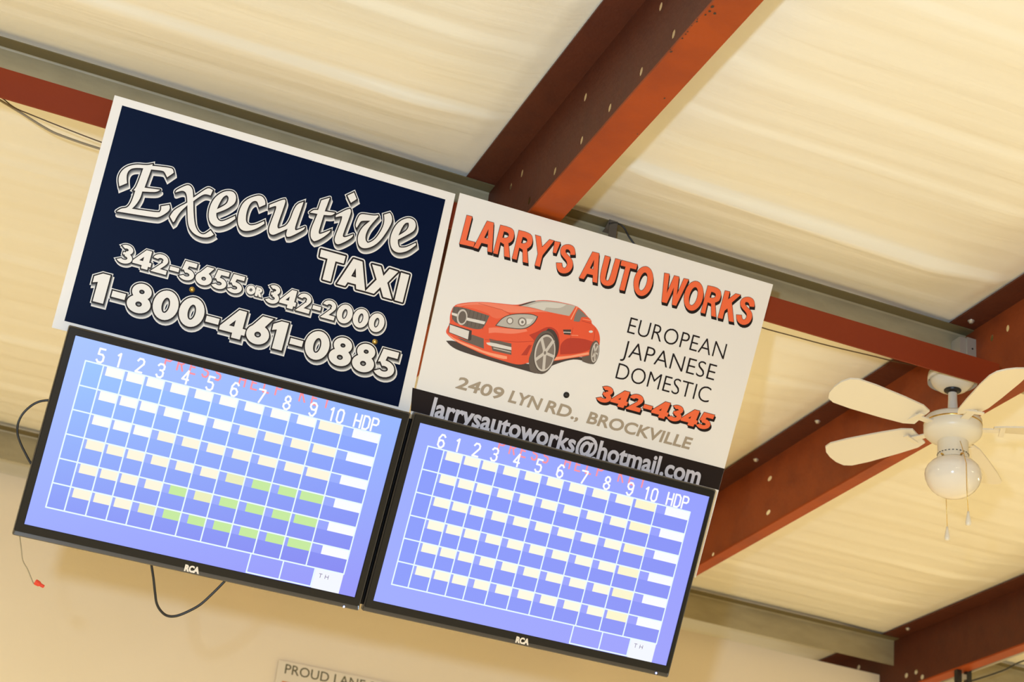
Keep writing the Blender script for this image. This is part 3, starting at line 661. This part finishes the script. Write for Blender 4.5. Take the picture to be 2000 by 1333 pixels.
SF = {  # square single-stroke characters on a 4 x 8 grid
 '0': [[(1,0),(3,0),(4,1.5),(4,6.5),(3,8),(1,8),(0,6.5),(0,1.5),(1,0)]], '1': [[(1,6.6),(2.4,8),(2.4,0)]],
 '2': [[(0,6.5),(1,8),(3,8),(4,6.8),(4,5.2),(0,0),(4,0)]], '3': [[(0,6.8),(1,8),(3,8),(4,6.9),(4,5.3),(3,4.3),(1.6,4.3)],[(3,4.3),(4,3.1),(4,1.3),(3,0),(1,0),(0,1.3)]],
 '4': [[(3,0),(3,8),(0,2.6),(4,2.6)]], '5': [[(4,8),(0.6,8),(0.4,4.7),(3,4.7),(4,3.6),(4,1.2),(3,0),(1,0),(0,1.2)]],
 '6': [[(4,6.9),(3,8),(1.4,8),(0,5.6),(0,1.4),(1.2,0),(2.8,0),(4,1.4),(4,3),(2.8,4.5),(1.2,4.5),(0,3.2)]], '7': [[(0,8),(4,8),(4,7),(1.4,0)]],
 '8': [[(2,4.3),(.4,5.4),(.4,6.9),(1.4,8),(2.6,8),(3.6,6.9),(3.6,5.4),(2,4.3),(0,2.9),(0,1.3),(1.3,0),(2.7,0),(4,1.3),(4,2.9),(2,4.3)]],
 '9': [[(0,1.2),(1.1,0),(2.7,0),(4,2.2),(4,6.7),(2.8,8),(1.2,8),(0,6.7),(0,5.2),(1.2,3.8),(2.8,3.8),(4,5)]],
 'H': [[(0,0),(0,8)],[(4,0),(4,8)],[(0,4),(4,4)]], 'D': [[(0,0),(0,8),(2.6,8),(4,6.4),(4,1.6),(2.6,0),(0,0)]], 'P': [[(0,0),(0,8),(3,8),(4,7),(4,5),(3,4),(0,4)]],
 'R': [[(0,0),(0,8),(3,8),(4,7),(4,5),(3,4),(0,4)],[(2,4),(4,0)]], 'E': [[(4,8),(0,8),(0,0),(4,0)],[(0,4),(3,4)]], 'S': [[(4,6.8),(3,8),(1,8),(0,6.8),(0,5.2),(1,4.2),(3,3.8),(4,2.8),(4,1.2),(3,0),(1,0),(0,1.2)]],
 'L': [[(0,8),(0,0),(4,0)]], 'K': [[(0,0),(0,8)],[(4,8),(0,3.4)],[(1.2,4.8),(4,0)]], 'Y': [[(0,8),(2,4.4),(4,8)],[(2,4.4),(2,0)]], 'T': [[(0,8),(4,8)],[(2,8),(2,0)]]}
def stext(t, x, y, h, w, gap, lw):
    out = []
    for ch in t:
        if ch != ' ':
            for P in SF[ch]: out += stroke([Vector((x + p[0] / 4 * w, y + p[1] / 8 * h)) for p in P], lw)
        x += w + gap
    return out
OT = 0.070; OD = 0.066        # front of the frame and of the display, off the sign plane
def bilerp(cs):
    def f(u, v): return tuple(cs[0][i] * (1 - u) * (1 - v) + cs[1][i] * u * (1 - v) + cs[2][i] * (1 - u) * v + cs[3][i] * u * v for i in range(3)) + (1,)
    return f
# column and row layout of the score sheet, taken from the right screen's own frame
topx = [166.3, 201.9, 243, 282.6, 321.3, 368.6, 416.7, 465.4, 516.1, 567.4, 618.5, 670.1, 743.3]
gl = [loc2(x, 705.6 + (x - 166) * (849.2 - 705.6) / 577.3, OD) for x in topx]
cols_fr = [(g.x - gl[0].x) / (gl[-1].x - gl[0].x) for g in gl]
def television(outer, disp, grid, num, bg, cellc, label, logo_px, led_px, green, cable_label=None):
    (x0, y0), (x1, y1) = outer
    cx, cy = (x0 + x1) / 2, (y0 + y1) / 2
    root = tag(empty('television', mtx=SM @ Matrix.Translation((cx, cy, 0))), label, 'television')
    T = Vector((cx, cy)); L = lambda p: Vector((p[0] - cx, p[1] - cy))
    ax0, ay0, ax1, ay1 = x0 - cx, y0 - cy, x1 - cx, y1 - cy
    dx0, dy0, dx1, dy1 = disp[0][0] - cx, disp[0][1] - cy, disp[1][0] - cx, disp[1][1] - cy
    def rr(a0, b0, a1, b1, r, n=5):
        P = []
        for (px_, py_, s) in ((a1 - r, b0 + r, -90), (a1 - r, b1 - r, 0), (a0 + r, b1 - r, 90), (a0 + r, b0 + r, 180)):
            for k in range(n + 1): t = math.radians(s + 90 * k / n); P.append((px_ + r * math.cos(t), py_ + r * math.sin(t)))
        return P
    # frame: nested rounded outlines, front to back
    lay = [(rr(dx0, dy0, dx1, dy1, .0006), OD - .002), (rr(dx0, dy0, dx1, dy1, .0006), OT - .0015), (rr(dx0 - .0015, dy0 - .0015, dx1 + .0015, dy1 + .0015, .002), OT),
           (rr(ax0 + .004, ay0 + .012, ax1 - .004, ay1 - .005, .003), OT), (rr(ax0 + .0035, ay0 + .011, ax1 - .0035, ay1 - .0045, .003), OT - .003), (rr(ax0 + .001, ay0 + .002, ax1 - .001, ay1 - .001, .0034), OT - .001),
           (rr(ax0, ay0, ax1, ay1, .0038), OT - .004), (rr(ax0, ay0, ax1, ay1, .0038), OT - .022), (rr(ax0 + .008, ay0 + .008, ax1 - .008, ay1 - .008, .01), OT - .028)]
    V = []; Fc = []; fm = []; n = len(lay[0][0])
    for P, z in lay: V += [(p[0], p[1], z) for p in P]
    for i in range(len(lay) - 1):
        for k in range(n): Fc.append((i * n + k, (i + 1) * n + k, (i + 1) * n + (k + 1) % n, i * n + (k + 1) % n)); fm.append(1 if i in (4, 5) else 0)
    mesh_obj('frame', V, Fc, [M_BEZ, M_RIM], root, fm)
    bm = bmesh.new()
    P = rr(ax0 + .008, ay0 + .008, ax1 - .008, ay1 - .008, .01); a = [bm.verts.new((p[0], p[1], OT - .028)) for p in P]; b = [bm.verts.new((p[0] * .86, p[1] * .80, .012)) for p in P]
    for k in range(n): bm.faces.new((a[k], a[(k + 1) % n], b[(k + 1) % n], b[k]))
    bm.faces.new(b); bm_obj('back_cover', bm, M_BLACK, root)
    # display glass
    f = bilerp(bg); w, h = dx1 - dx0, dy1 - dy0; items = []
    NX, NY = 24, 14
    gv = [Vector((dx0 - .004 + (w + .008) * i / NX, dy0 - .004 + (h + .008) * j / NY)) for j in range(NY + 1) for i in range(NX + 1)]
    gt = []
    for j in range(NY):
        for i in range(NX): k = j * (NX + 1) + i; gt += [(k, k + 1, k + NX + 2), (k, k + NX + 2, k + NX + 1)]
    fc = lambda p: f(min(1, max(0, (p.x - dx0) / w)), min(1, max(0, (p.y - dy0) / h)))
    screen_mesh('display', root, [((gv, gt), fc)], OD - .0015)
    # score sheet
    gx0, gy1, gx1, gy0 = grid[0][0] - cx, grid[0][1] - cy, grid[1][0] - cx, grid[1][1] - cy
    gw, gh = gx1 - gx0, gy1 - gy0; cols = [gx0 + c * gw for c in cols_fr]; rows = [gy1 - gh * r / 6 for r in range(7)]
    rect = lambda a, b, c, d: ([Vector((a, b)), Vector((c, b)), Vector((c, d)), Vector((a, d))], [(0, 1, 2), (0, 2, 3)])
    fcell = bilerp(cellc); fcc = lambda p: fcell(min(1, max(0, (p.x - dx0) / w)), min(1, max(0, (p.y - dy0) / h)))
    cells = []; boxes = []; lines = []
    lw = 2.6 * PX; WH = (0.83, 0.97, 1.0, 1)
    for r in range(6):
        for c in range(12):
            bx = cols[c] + (cols[c + 1] - cols[c]) * (0 if c == 0 else (.17 if c <= 3 else (.31 if c <= 9 else (.14 if c == 10 else .29))))
            yb = rows[r] - (rows[r] - rows[r + 1]) * .385
            if c == 0: cells.append((rect(cols[0], rows[r + 1], cols[1], rows[r]), fcc)); continue
            cells.append((rect(cols[c], rows[r + 1], cols[c + 1], yb), fcc)); 
            col = (0.96, 0.97, 1.0, 1) if c == 11 else green(r, c)
            boxes.append((rect(bx, yb, cols[c + 1], rows[r]), col))
    for y in rows: lines += [(s, WH) for s in stroke([Vector((cols[0], y)), Vector((cols[-1], y))], lw)]
    for x in cols: lines += [(s, WH) for s in stroke([Vector((x, rows[0])), Vector((x, rows[-1]))], lw)]
    # three small boxes hanging under the sheet
    s0 = cols[0] + gw * .6785; s1 = cols[0] + gw * .7905; s2 = cols[0] + gw * .9005; yb = rows[-1] - gh * .132
    for P in ([(s0, rows[-1]), (s0, yb), (s2, yb), (s2, rows[-1])], [(s1, rows[-1]), (s1, yb)]): lines += [(s, WH) for s in stroke([Vector(p) for p in P], lw)]
    boxes.append((rect(s2 + .002, rows[-1] - gh * .150, cols[-1], rows[-1] - .001), (0.90, 0.93, 1.0, 1)))
    screen_mesh('score_cells', root, cells, OD - .0013); [screen_mesh('score_box', root, [bx_], OD - .0011) for bx_ in boxes]; screen_mesh('score_lines', root, lines, OD - .0009)
    hd = []; ch = 24.5 * PX; cw_ = 11.5 * PX
    ctr = [.042, .101, .170, .237, .321, .403, .485, .575, .665, .755, .835, .942]
    for t, q in zip([num] + [str(i) for i in range(1, 11)] + ['HDP'], ctr):
        g = 5.5 * PX; tw = len(t) * cw_ + (len(t) - 1) * g
        screen_mesh('column_figure' if t != 'HDP' else 'column_heading', root, [(s, (1, 1, 1, 1)) for s in stext(t, cols[0] + gw * q - tw / 2, rows[0] + 3.4 * PX, ch, cw_, g, 3.6 * PX)], OD - .0007)
    for wd_, st_ in (('PRESS', 0), ('HELP', 6), ('KEY', 11)):
        screen_mesh('help_word', root, [(s, (1.0, 0.30, 0.36, 1)) for s in stext(wd_, cols[0] + gw * .245 + st_ * 23.55 * PX, dy1 - 15.0 * PX, 24 * PX, 10.5 * PX, 13.05 * PX, 3.2 * PX)], OD - .0010, label='pink word ' + wd_ + ' cut by the frame')
    hd = []
    th = [(s, (0.15, 0.10, 0.25, 1)) for s in stext('TH', s2 + .014, rows[-1] - .022, .010, .008, .009, .0013)]
    screen_mesh('corner_text', root, th, OD - .0007, label='small letters TH')
    # badge and power light
    lg = [p - T for p in (loc2(*logo_px[0], OT), loc2(*logo_px[1], OT))]; hgt = 11 * PX; wdt = (lg[1] - lg[0]).length
    bd = join([grow(typed2('RCA', lg[0], wdt, hgt), .9 * PX)]); p_ = Print(); p_.add(bd, mat('badge_silver', (.78, .70, .62, 1), .3, .2), 1); p_.build('badge', root, OT + .0002, label='silver maker badge')
    q = loc2(*led_px, OT) - T; bm = bmesh.new(); lathe(bm, [(0, .0012), (.0022, .001), (.0028, 0)], 12, q.x, q.y, OT - .002)
    bm_obj('power_light', bm, mat('blue_led', (.25, .35, 1.0, 1), .3, emit=6.0), root)
    for s in (-1, 1):   # mount arms reaching up behind the sign to the red angle
        bm = bmesh.new(); x = s * .27 * (x1 - x0)
        box(bm, x - .015, x + .015, ay0 * .2, -cy + loc_angle - .06, -.030, -.014); box(bm, x - .02, x + .02, ay0 * .35, ay0 * .05, -.016, .012 if False else -.006)
        bm_obj('mount_arm', bm, M_BLACK, root)
    if num == '6':     # added black bar to darken the seam between the two screens
        bm = bmesh.new(); box(bm, ax0 - .035, ax0 + .030, ay0 + .01, ay1 - .02, .006, .020); bm_obj('seam_blackout', bm, M_BLACK, root)
    return root
def typed2(text, a, w, h):
    cu = bpy.data.curves.new('t', 'FONT'); cu.body = text; cu.resolution_u = 3; o = bpy.data.objects.new('t', cu); C.objects.link(o)
    dg = bpy.context.evaluated_depsgraph_get(); dg.update(); me = bpy.data.meshes.new_from_object(o.evaluated_get(dg)); me.calc_loop_triangles()
    V = [Vector((v.co.x, v.co.y)) for v in me.vertices]; T = []
    for t in me.loop_triangles:
        p, q, r = t.vertices; cr = (V[q] - V[p]).cross(V[r] - V[p])
        if abs(cr) > 1e-12: T.append((p, q, r) if cr > 0 else (p, r, q))
    bpy.data.objects.remove(o); x0 = min(v.x for v in V); x1 = max(v.x for v in V); y1 = max(v.y for v in V)
    return [a + Vector(((v.x - x0) / (x1 - x0) * w, v.y / y1 * h)) for v in V], T
loc_angle = ((ztop - P0.z) / SS.z)      # height of the red angle along the sign plane
def avg(a, b): return (a + b) / 2
a, b, c, d = loc2(132.7, 637, OT), loc2(803, 804.5, OT), loc2(701, 1194.5, OT), loc2(25, 1045.5, OT)
out1 = ((avg(a.x, d.x), avg(c.y, d.y)), (avg(b.x, c.x), avg(a.y, b.y)))
a, b, c, d = loc2(145.5, 656.6, OD), loc2(786, 817.6, OD), loc2(691.8, 1166.7, OD), loc2(49, 1024.9, OD)
dis1 = ((avg(a.x, d.x), avg(c.y, d.y)), (avg(b.x, c.x), avg(a.y, b.y)))
a, b, c, d = loc2(165.8, 705.6, OD), loc2(743, 849, OD), loc2(672.6, 1121, OD), loc2(90.1, 992.9, OD)
gr1 = ((avg(a.x, d.x), avg(a.y, b.y)), (avg(b.x, c.x), avg(c.y, d.y)))
a, b, c, d = loc2(812, 806, OT), loc2(1400, 957.5, OT), loc2(1305, 1323.5, OT), loc2(705.5, 1195, OT)
out2 = ((avg(a.x, d.x), avg(c.y, d.y)), (avg(b.x, c.x), avg(a.y, b.y)))
a, b, c, d = loc2(820.5, 826.8, OD), loc2(1387.5, 971, OD), loc2(1300.5, 1296.6, OD), loc2(727.5, 1178, OD)
dis2 = ((avg(a.x, d.x), avg(c.y, d.y)), (avg(b.x, c.x), avg(a.y, b.y)))
a, b, c, d = loc2(836, 873.3, OD), loc2(1348.7, 999.8, OD), loc2(1283, 1255, OD), loc2(763.8, 1145.8, OD)
gr2 = ((avg(a.x, d.x), avg(a.y, b.y)), (avg(b.x, c.x), avg(c.y, d.y)))
R_ = lambda r, g, b: (lin(r), lin(g), lin(b))
def g1(r, c):
    if (r == 3 and c >= 8) or (r == 4 and c in (5, 7, 8, 9, 10)) or (r == 5 and c >= 5): return rgb(198, 234, 160)
    if (r == 3 and c == 7) or (r == 4 and c == 6) or (r == 5 and c == 4): return rgb(236, 238, 190)
    if r + c * .35 < 3.2: return rgb(254, 252, 246)
    return rgb(254, 246, 222)
def g2(r, c): return rgb(252, 246, 208) if c == 10 else rgb(254, 250, 228)
# bilinear corners: bottom-left, bottom-right, top-left, top-right
television(out1, dis1, gr1, '5', (R_(158, 172, 255), R_(152, 152, 250), R_(168, 196, 255), R_(150, 182, 255)), (R_(140, 152, 248), R_(134, 132, 240), R_(158, 204, 255), R_(138, 168, 255)),
           'large black flat screen showing a score sheet headed 5, under the navy sign', ((360, 1115), (387, 1121)), (672, 1186), g1)
television(out2, dis2, gr2, '6', (R_(160, 172, 255), R_(160, 162, 252), R_(156, 174, 255), R_(150, 160, 255)), (R_(142, 158, 252), R_(144, 150, 246), R_(138, 158, 252), R_(136, 148, 248)),
           'large black flat screen showing a score sheet headed 6, under the white sign', ((1007, 1255), (1031, 1260.5)), (1282, 1316), g2)

# ------------------------------------------------------------------ loose cables round the screens
def sp(u, v, off):       # photo point on a plane parallel to the signs
    l = loc2(u, v, off); return P0 + SX * l.x + SS * l.y + SN * off
def cable(name, pts, off, r, m, label, cat='cable', n=6):
    P = smooth_pts([sp(u, v, off) for u, v in pts], n); bm = bmesh.new(); tube(bm, P, r, 10); return tag(bm_obj(name, bm, m, None, True), label, cat)
k = lambda P, ox, oy, s: [(ox + x / s, oy + y / s) for x, y in P]
cable('power_cable', k([(690,150),(605,150),(500,170),(400,225),(300,320),(245,420),(225,520),(235,620),(280,740),(340,860),(395,960),(450,1050)], 0, 760, 6.663), 0.03, 0.0030, M_BLACK, 'black cable looping out from the left side of the left screen')
cable('power_cable', k([(1175,270),(1185,350),(1200,450),(1212,560),(1225,640),(1260,700),(1310,735),(1380,735),(1470,700),(1560,650),(1640,580),(1740,480),(1800,410)], 0, 1020, 4.0), 0.03, 0.0034, M_BLACK, 'black cable sagging below the left screen')
wr = tag(empty('capped_wire', sp(38, 1048, .03)), 'thin grey wire with a red wire nut hanging under the left screen corner', 'wire')
P = smooth_pts([sp(u, v, .03) - wr.location for u, v in k([(150,60),(155,120),(165,200),(178,300),(215,370),(240,430),(262,480),(280,488)], 0, 1020, 4.0)], 5)
bm = bmesh.new(); tube(bm, P, 0.0014, 8); bm_obj('wire', bm, M_WIREG, wr, True)
a, b = sp(68.5, 1137, .03) - wr.location, sp(86, 1147, .03) - wr.location
bm = bmesh.new(); d = b - a; tube(bm, [a, a + d * .12, a + d * .5, a + d * .55, b - d * .03, b], .006, 10, [.0065, .0075, .0065, .0045, .0042, .003]); bm_obj('wire_nut', bm, M_REDN, wr)

# wires slung behind the red angle
def wire(name, pts, Y, r, m, label):
    P = smooth_pts([yp(u, v, Y) for u, v in pts], 6); bm = bmesh.new(); tube(bm, P, r, 8); return tag(bm_obj(name, bm, m, None, True), label, 'wire')
wire('roof_wire', [(-40, 168), (0, 189), (28, 210), (60, 224), (140, 256), (198, 278), (260, 300)], 4.36, 0.0018, M_WIRED, 'thin brown wire under the red angle at the left edge')
wire('roof_wire', [(-40, 172), (0, 196), (35, 217), (88, 250), (122, 266), (196, 291), (260, 306)], 4.37, 0.0036, M_WIREG, 'thicker grey wire under the red angle at the left edge')
wire('roof_wire', [(1440, 622), (1487, 640), (1545, 656), (1620, 676), (1705, 696), (1745, 706), (1800, 716)], 4.36, 0.0020, M_WIRED, 'thin brown wire under the red angle right of the white sign')
# strap and cord on the purlin
p = yp(1196, 452, YW - .05); root = tag(empty('webbing_strap', (p.x, YW, ZC)), 'grey webbing strap wrapped over the purlin above the white sign', 'strap')
P = [(-.048, -.155), (-.051, -.10), (-.0515, -.03), (-.056, -.006), (-.048, -.0005), (-.02, -.0175), (0.0, -.02)]
V = []
for s in (-.0125, .0125):
    V += [(s, y, z) for y, z in P] 
V += [(v[0], v[1] - .002, v[2] - .001) for v in V]
n = len(P); Fc = []
for i in range(n - 1): Fc += [(i, i + 1, n + i + 1, n + i), (2 * n + i, 3 * n + i, 3 * n + i + 1, 2 * n + i + 1), (i, 2 * n + i, 2 * n + i + 1, i + 1), (n + i, n + i + 1, 3 * n + i + 1, 3 * n + i)]
mesh_obj('band', V, Fc, M_STRAP, root)
cord = smooth_pts([yp(u, v, YW - .055) for u, v in ((1190, 437), (1204, 436), (1218, 444), (1228, 462), (1238, 476), (1250, 492))], 5)
bm = bmesh.new(); tube(bm, cord, .0028, 8); tag(bm_obj('black_cord', bm, M_BLACK, None, True), 'short black cord hanging from the purlin beside the webbing strap', 'cord')

# ------------------------------------------------------------------ junction box at the end of the purlin
p = yp(1868, 712, YW - .03); q = yp(1918, 677, YW - .03)
root = tag(empty('junction_box', (p.x, YW, q.z)), 'small pale metal junction box on the purlin above the fan', 'box')
w = q.x - p.x; hh = .062
bm = bmesh.new(); box(bm, 0, w, -.05, -.003, -hh, 0); bmesh.ops.bevel(bm, geom=bm.edges[:], offset=.003, segments=2); bm_obj('housing', bm, M_GREY, root)
bm = bmesh.new(); box(bm, w * .25, w + .003, -.054, -.05, -hh - .003, .003); bm_obj('cover_plate', bm, M_GREY, root)
for fx in (.45, .72):
    bm = bmesh.new(); lathe(bm, [(0, .002), (.003, .0015), (.0035, 0)], 8); o = bm_obj('screw', bm, M_BLACK, root); o.rotation_euler = (math.pi / 2, 0, 0); o.location = (w * fx, -.054, -.034)
a, b = yp(1935, 718, YW - .06), yp(1978, 722, YW - .06); b.x = min(b.x, 3.0)
bm = bmesh.new(); tube(bm, [a - Vector((.10, 0, 0.0)), a, b], .0055, 8); tag(bm_obj('conduit_stub', bm, M_GREY, None, True), 'short pale conduit stub between the junction box and the rafter', 'pipe')

# ------------------------------------------------------------------ ceiling fan
YF = 4.06
Fc_ = yp(1861, 832, YF); fx = Fc_.x
def fz(v): return yp(1861, v, YF).z - Fc_.z          # height above the blade plane of a photo row on the fan axis
fan = tag(empty('ceiling_fan', (fx, YF, Fc_.z)), 'white five blade ceiling fan with a globe light, hanging right of the white sign', 'fan')
pxf = 5.26 / F_PX
ztopf = ztop - Fc_.z - .012
bm = bmesh.new(); zb = fz(763)
lathe(bm, [(0, ztopf), (.074, ztopf), (.074, ztopf - .02), (.072, zb + .055), (.068, zb + .038), (.060, zb + .020), (.044, zb + .005), (.022, zb), (0, zb)], 32); bm_obj('canopy', bm, M_WHITE, fan, True)
bm = bmesh.new(); box(bm, -.05, .05, YR + .012 - YF, .05, ztopf, ztopf + .006); bm_obj('mount_plate', bm, M_GREY, fan)
bm = bmesh.new(); lathe(bm, [(0, zb + .012), (.024, zb + .010), (.026, zb - .002), (.016, zb - .010), (0, zb - .011)], 24); bm_obj('ball_joint', bm, M_BLACK, fan, True)
bm = bmesh.new(); lathe(bm, [(.0135, zb - .004), (.0135, zb - .03), (.0150, zb - .06), (.0125, fz(822) + .004)], 16); bm_obj('downrod', bm, M_WHITE, fan, True)
r = 56 * pxf
bm = bmesh.new(); lathe(bm, [(0, fz(817)), (r * .55, fz(817)), (r * .93, fz(819)), (r, fz(823)), (r, fz(845)), (r * .97, fz(850)), (r * .86, fz(856)), (r * .60, fz(863)), (r * .52, fz(865)), (0, fz(865))], 48); bm_obj('motor_housing', bm, M_WHITE, fan, True)
bm = bmesh.new(); lathe(bm, [(r, fz(830)), (r * 1.008, fz(830.4)), (r * 1.008, fz(832.6)), (r, fz(833))], 48); bm_obj('gold_band', bm, M_BRASS, fan, True)
rn = 29.5 * pxf
bm = bmesh.new(); lathe(bm, [(0, fz(861)), (rn * .97, fz(861)), (rn, fz(864)), (rn, fz(893)), (rn * 1.08, fz(897)), (rn * 1.10, fz(905)), (rn * 1.0, fz(908)), (0, fz(908))], 32); bm_obj('switch_housing', bm, M_WHITE, fan, True)
for i in range(26):
    t = i * 2 * math.pi / 26; bm = bmesh.new(); tube(bm, [(math.cos(t - .06) * rn * 1.02, math.sin(t - .06) * rn * 1.02, fz(890)), (math.cos(t + .06) * rn * 1.02, math.sin(t + .06) * rn * 1.02, fz(890))], .0012, 5)
    if i == 0: vent = bm_obj('vent_slot', bm, M_BLACK, fan)
    else: bm.free(); o = vent.copy(); C.objects.link(o); o.parent = fan; o.rotation_euler = (0, 0, t)
for t in (200, 262, 330):
    t = math.radians(t); bm = bmesh.new(); tube(bm, [(math.cos(t) * rn, math.sin(t) * rn, fz(899)), (math.cos(t) * rn * 1.28, math.sin(t) * rn * 1.28, fz(899))], .0032, 8); bm_obj('thumb_screw', bm, M_BRASS, fan)
rg = 54 * pxf; zg = fz(927); bg = 48 * pxf
prof = [(rn * 1.0, fz(905))] + [(rg * math.cos(a), zg + bg * math.sin(a) * (1.0 if a < 0 else .75)) for a in [math.radians(x) for x in (52, 38, 25, 12, 0, -12, -25, -38, -50, -62, -75, -84, -90)]]
prof[-1] = (0, prof[-1][1])
bm = bmesh.new(); lathe(bm, prof, 48); bm_obj('globe', bm, M_GLOBE, fan, True)
# pull chains
def chain(pts, pend):
    bm = bmesh.new(); tube(bm, pts, .0011, 6); c = bm_obj('pull_chain', bm, M_BRASS, fan, True)
    bm = bmesh.new(); e = Vector(pts[-1]); lathe(bm, [(0, 0), (.003, -.001), (.0045, -.012), (.0085, -.034), (.0075, -.042), (.003, -.045), (0, -.045)], 12, e.x, e.y, e.z); bm_obj('pendant', bm, M_WHITE, c, True)
def fy(u, v, Y): p_ = yp(u, v, Y); return p_ - Vector((fx, YF, Fc_.z))
yn = YF - .105
chain([fy(1875, 862, YF - .052), fy(1878, 870, YF - .058), fy(1887, 905, yn), fy(1888, 950, yn), fy(1891, 999, yn)], 0)
chain([fy(1847, 915, YF + .03 + .07), fy(1848, 975, YF + .10), fy(1850, 1029, YF + .10)], 0)
# blades and their irons
def blade_mesh():
    q_ = .936; bm = bmesh.new(); st = [(.125, .038), (.16, .052), (.24, .060), (.36, .067), (.425, .066), (.452, .055), (.466, .030), (.470, .0)]
    up_ = []; pts = [(x, w) for x, w in st] + [(x, -w) for x, w in st[-2::-1]]
    tw = math.radians(14)
    for z in (.0025, -.0025): up_.append([bm.verts.new((x * q_, y * q_ * math.cos(tw), z + y * q_ * math.sin(tw))) for x, y in pts])
    bm.faces.new(up_[0][::-1]); bm.faces.new(up_[1]); n = len(pts)
    for i in range(n): bm.faces.new((up_[0][i], up_[0][(i + 1) % n], up_[1][(i + 1) % n], up_[1][i]))
    return bm
b0 = None
for kk in range(5):
    ang = math.radians(42 + 72 * kk)
    if b0 is None:
        b0 = bm_obj('blade', blade_mesh(), M_WHITE, fan); bm = bmesh.new(); box(bm, .078, .15, -.012, .012, -.007, -.003); box(bm, .135, .150, -.034, .034, -.010, -.006); i0 = bm_obj('blade_iron', bm, M_WHITE, b0); b = b0
    else:
        b = b0.copy(); C.objects.link(b); b.parent = fan; i_ = i0.copy(); C.objects.link(i_); i_.parent = b
    b.rotation_euler = (0, 0, ang); b.location = (0, 0, fz(836))

# ------------------------------------------------------------------ things by the far rafter
pc = zp(1881, 1312, ZC - .258)
cl = tag(empty('beam_clamp', (4.63, pc.y, ZC - .262)), 'black beam clamp hanging from the rafter in the bottom right corner', 'clamp')
cx_ = pc.x - 4.63
bm = bmesh.new(); box(bm, cx_ - .040, cx_ - .015, -.012, .012, -.16, .018); bm_obj('jaw', bm, M_BLACK, cl)
bm = bmesh.new(); box(bm, cx_ + .012, cx_ + .038, -.012, .012, -.16, .030); bm_obj('jaw', bm, M_BLACK, cl)
bm = bmesh.new(); box(bm, cx_ - .016, cx_ + .013, -.010, .010, -.035, -.012); bm_obj('bridge', bm, M_GREY, cl)
bm = bmesh.new(); box(bm, cx_ - .012, cx_ + .010, -.008, .008, -.12, -.055); bm_obj('spigot', bm, M_WHITE, cl)
bm = bmesh.new(); a, b = Vector((R_X[2] + .175, 5.4, ZC - .245)), Vector((R_X[2] + .175, 7.0, ZC - .245)); tube(bm, [a, b], .009, 10)
tag(bm_obj('conduit_pipe', bm, M_GREY, None, True), 'grey conduit running along the underside of the rafter in the bottom right corner', 'pipe')
P = smooth_pts([yp(u, v, 6.75) for u, v in ((1860, 1342), (1900, 1330), (1935, 1319), (1965, 1308), (1985, 1297), (2010, 1288), (2060, 1270))], 5)
bm = bmesh.new(); tube(bm, P, .004, 8); tag(bm_obj('loose_cable', bm, M_BLACK, None, True), 'thin black cable crossing the bottom right corner', 'cable')

# banner on the partition wall
YB = 7.205; p = yp(545, 1290, YB)
ban = tag(empty('wall_banner', (p.x, YB, p.z)), 'cream banner headed PROUD LANE on the partition wall, cut by the bottom edge', 'banner')
bm = bmesh.new(); box(bm, 0, 1.7, 0, .012, -.75, 0); bm_obj('panel', bm, mat('banner_cream', (.84, .74, .60, 1), .6), ban)
a, b, c = yp(555.5, 1316, YB), yp(711, 1353, YB), yp(558.5, 1297.5, YB)
V, T = typed2('PROUD LANE SPONSORS', Vector((0, 0)), 1, 1); xl_ = max(v.x for v in typed2('PROUD LANE', Vector((0, 0)), 1, 1)[0])
wid = (b.x - a.x) * 1.86; hgt = c.z - a.z
mesh_obj('lettering', [(a.x - p.x + v.x * wid, -.001, a.z - p.z + v.y * hgt) for v in grow((V, T), .0)[0][:len(V)]], T, mat('banner_green', (.10, .085, .03, 1), .6), ban)['label'] = 'dark green heading'
bm = bmesh.new(); q = yp(551, 1331, YB); box(bm, q.x - p.x, 1.62, -.002, 0, -.70, q.z - p.z); bm_obj('orange_block', bm, mat('banner_orange', (.72, .25, .07, 1), .6), ban)
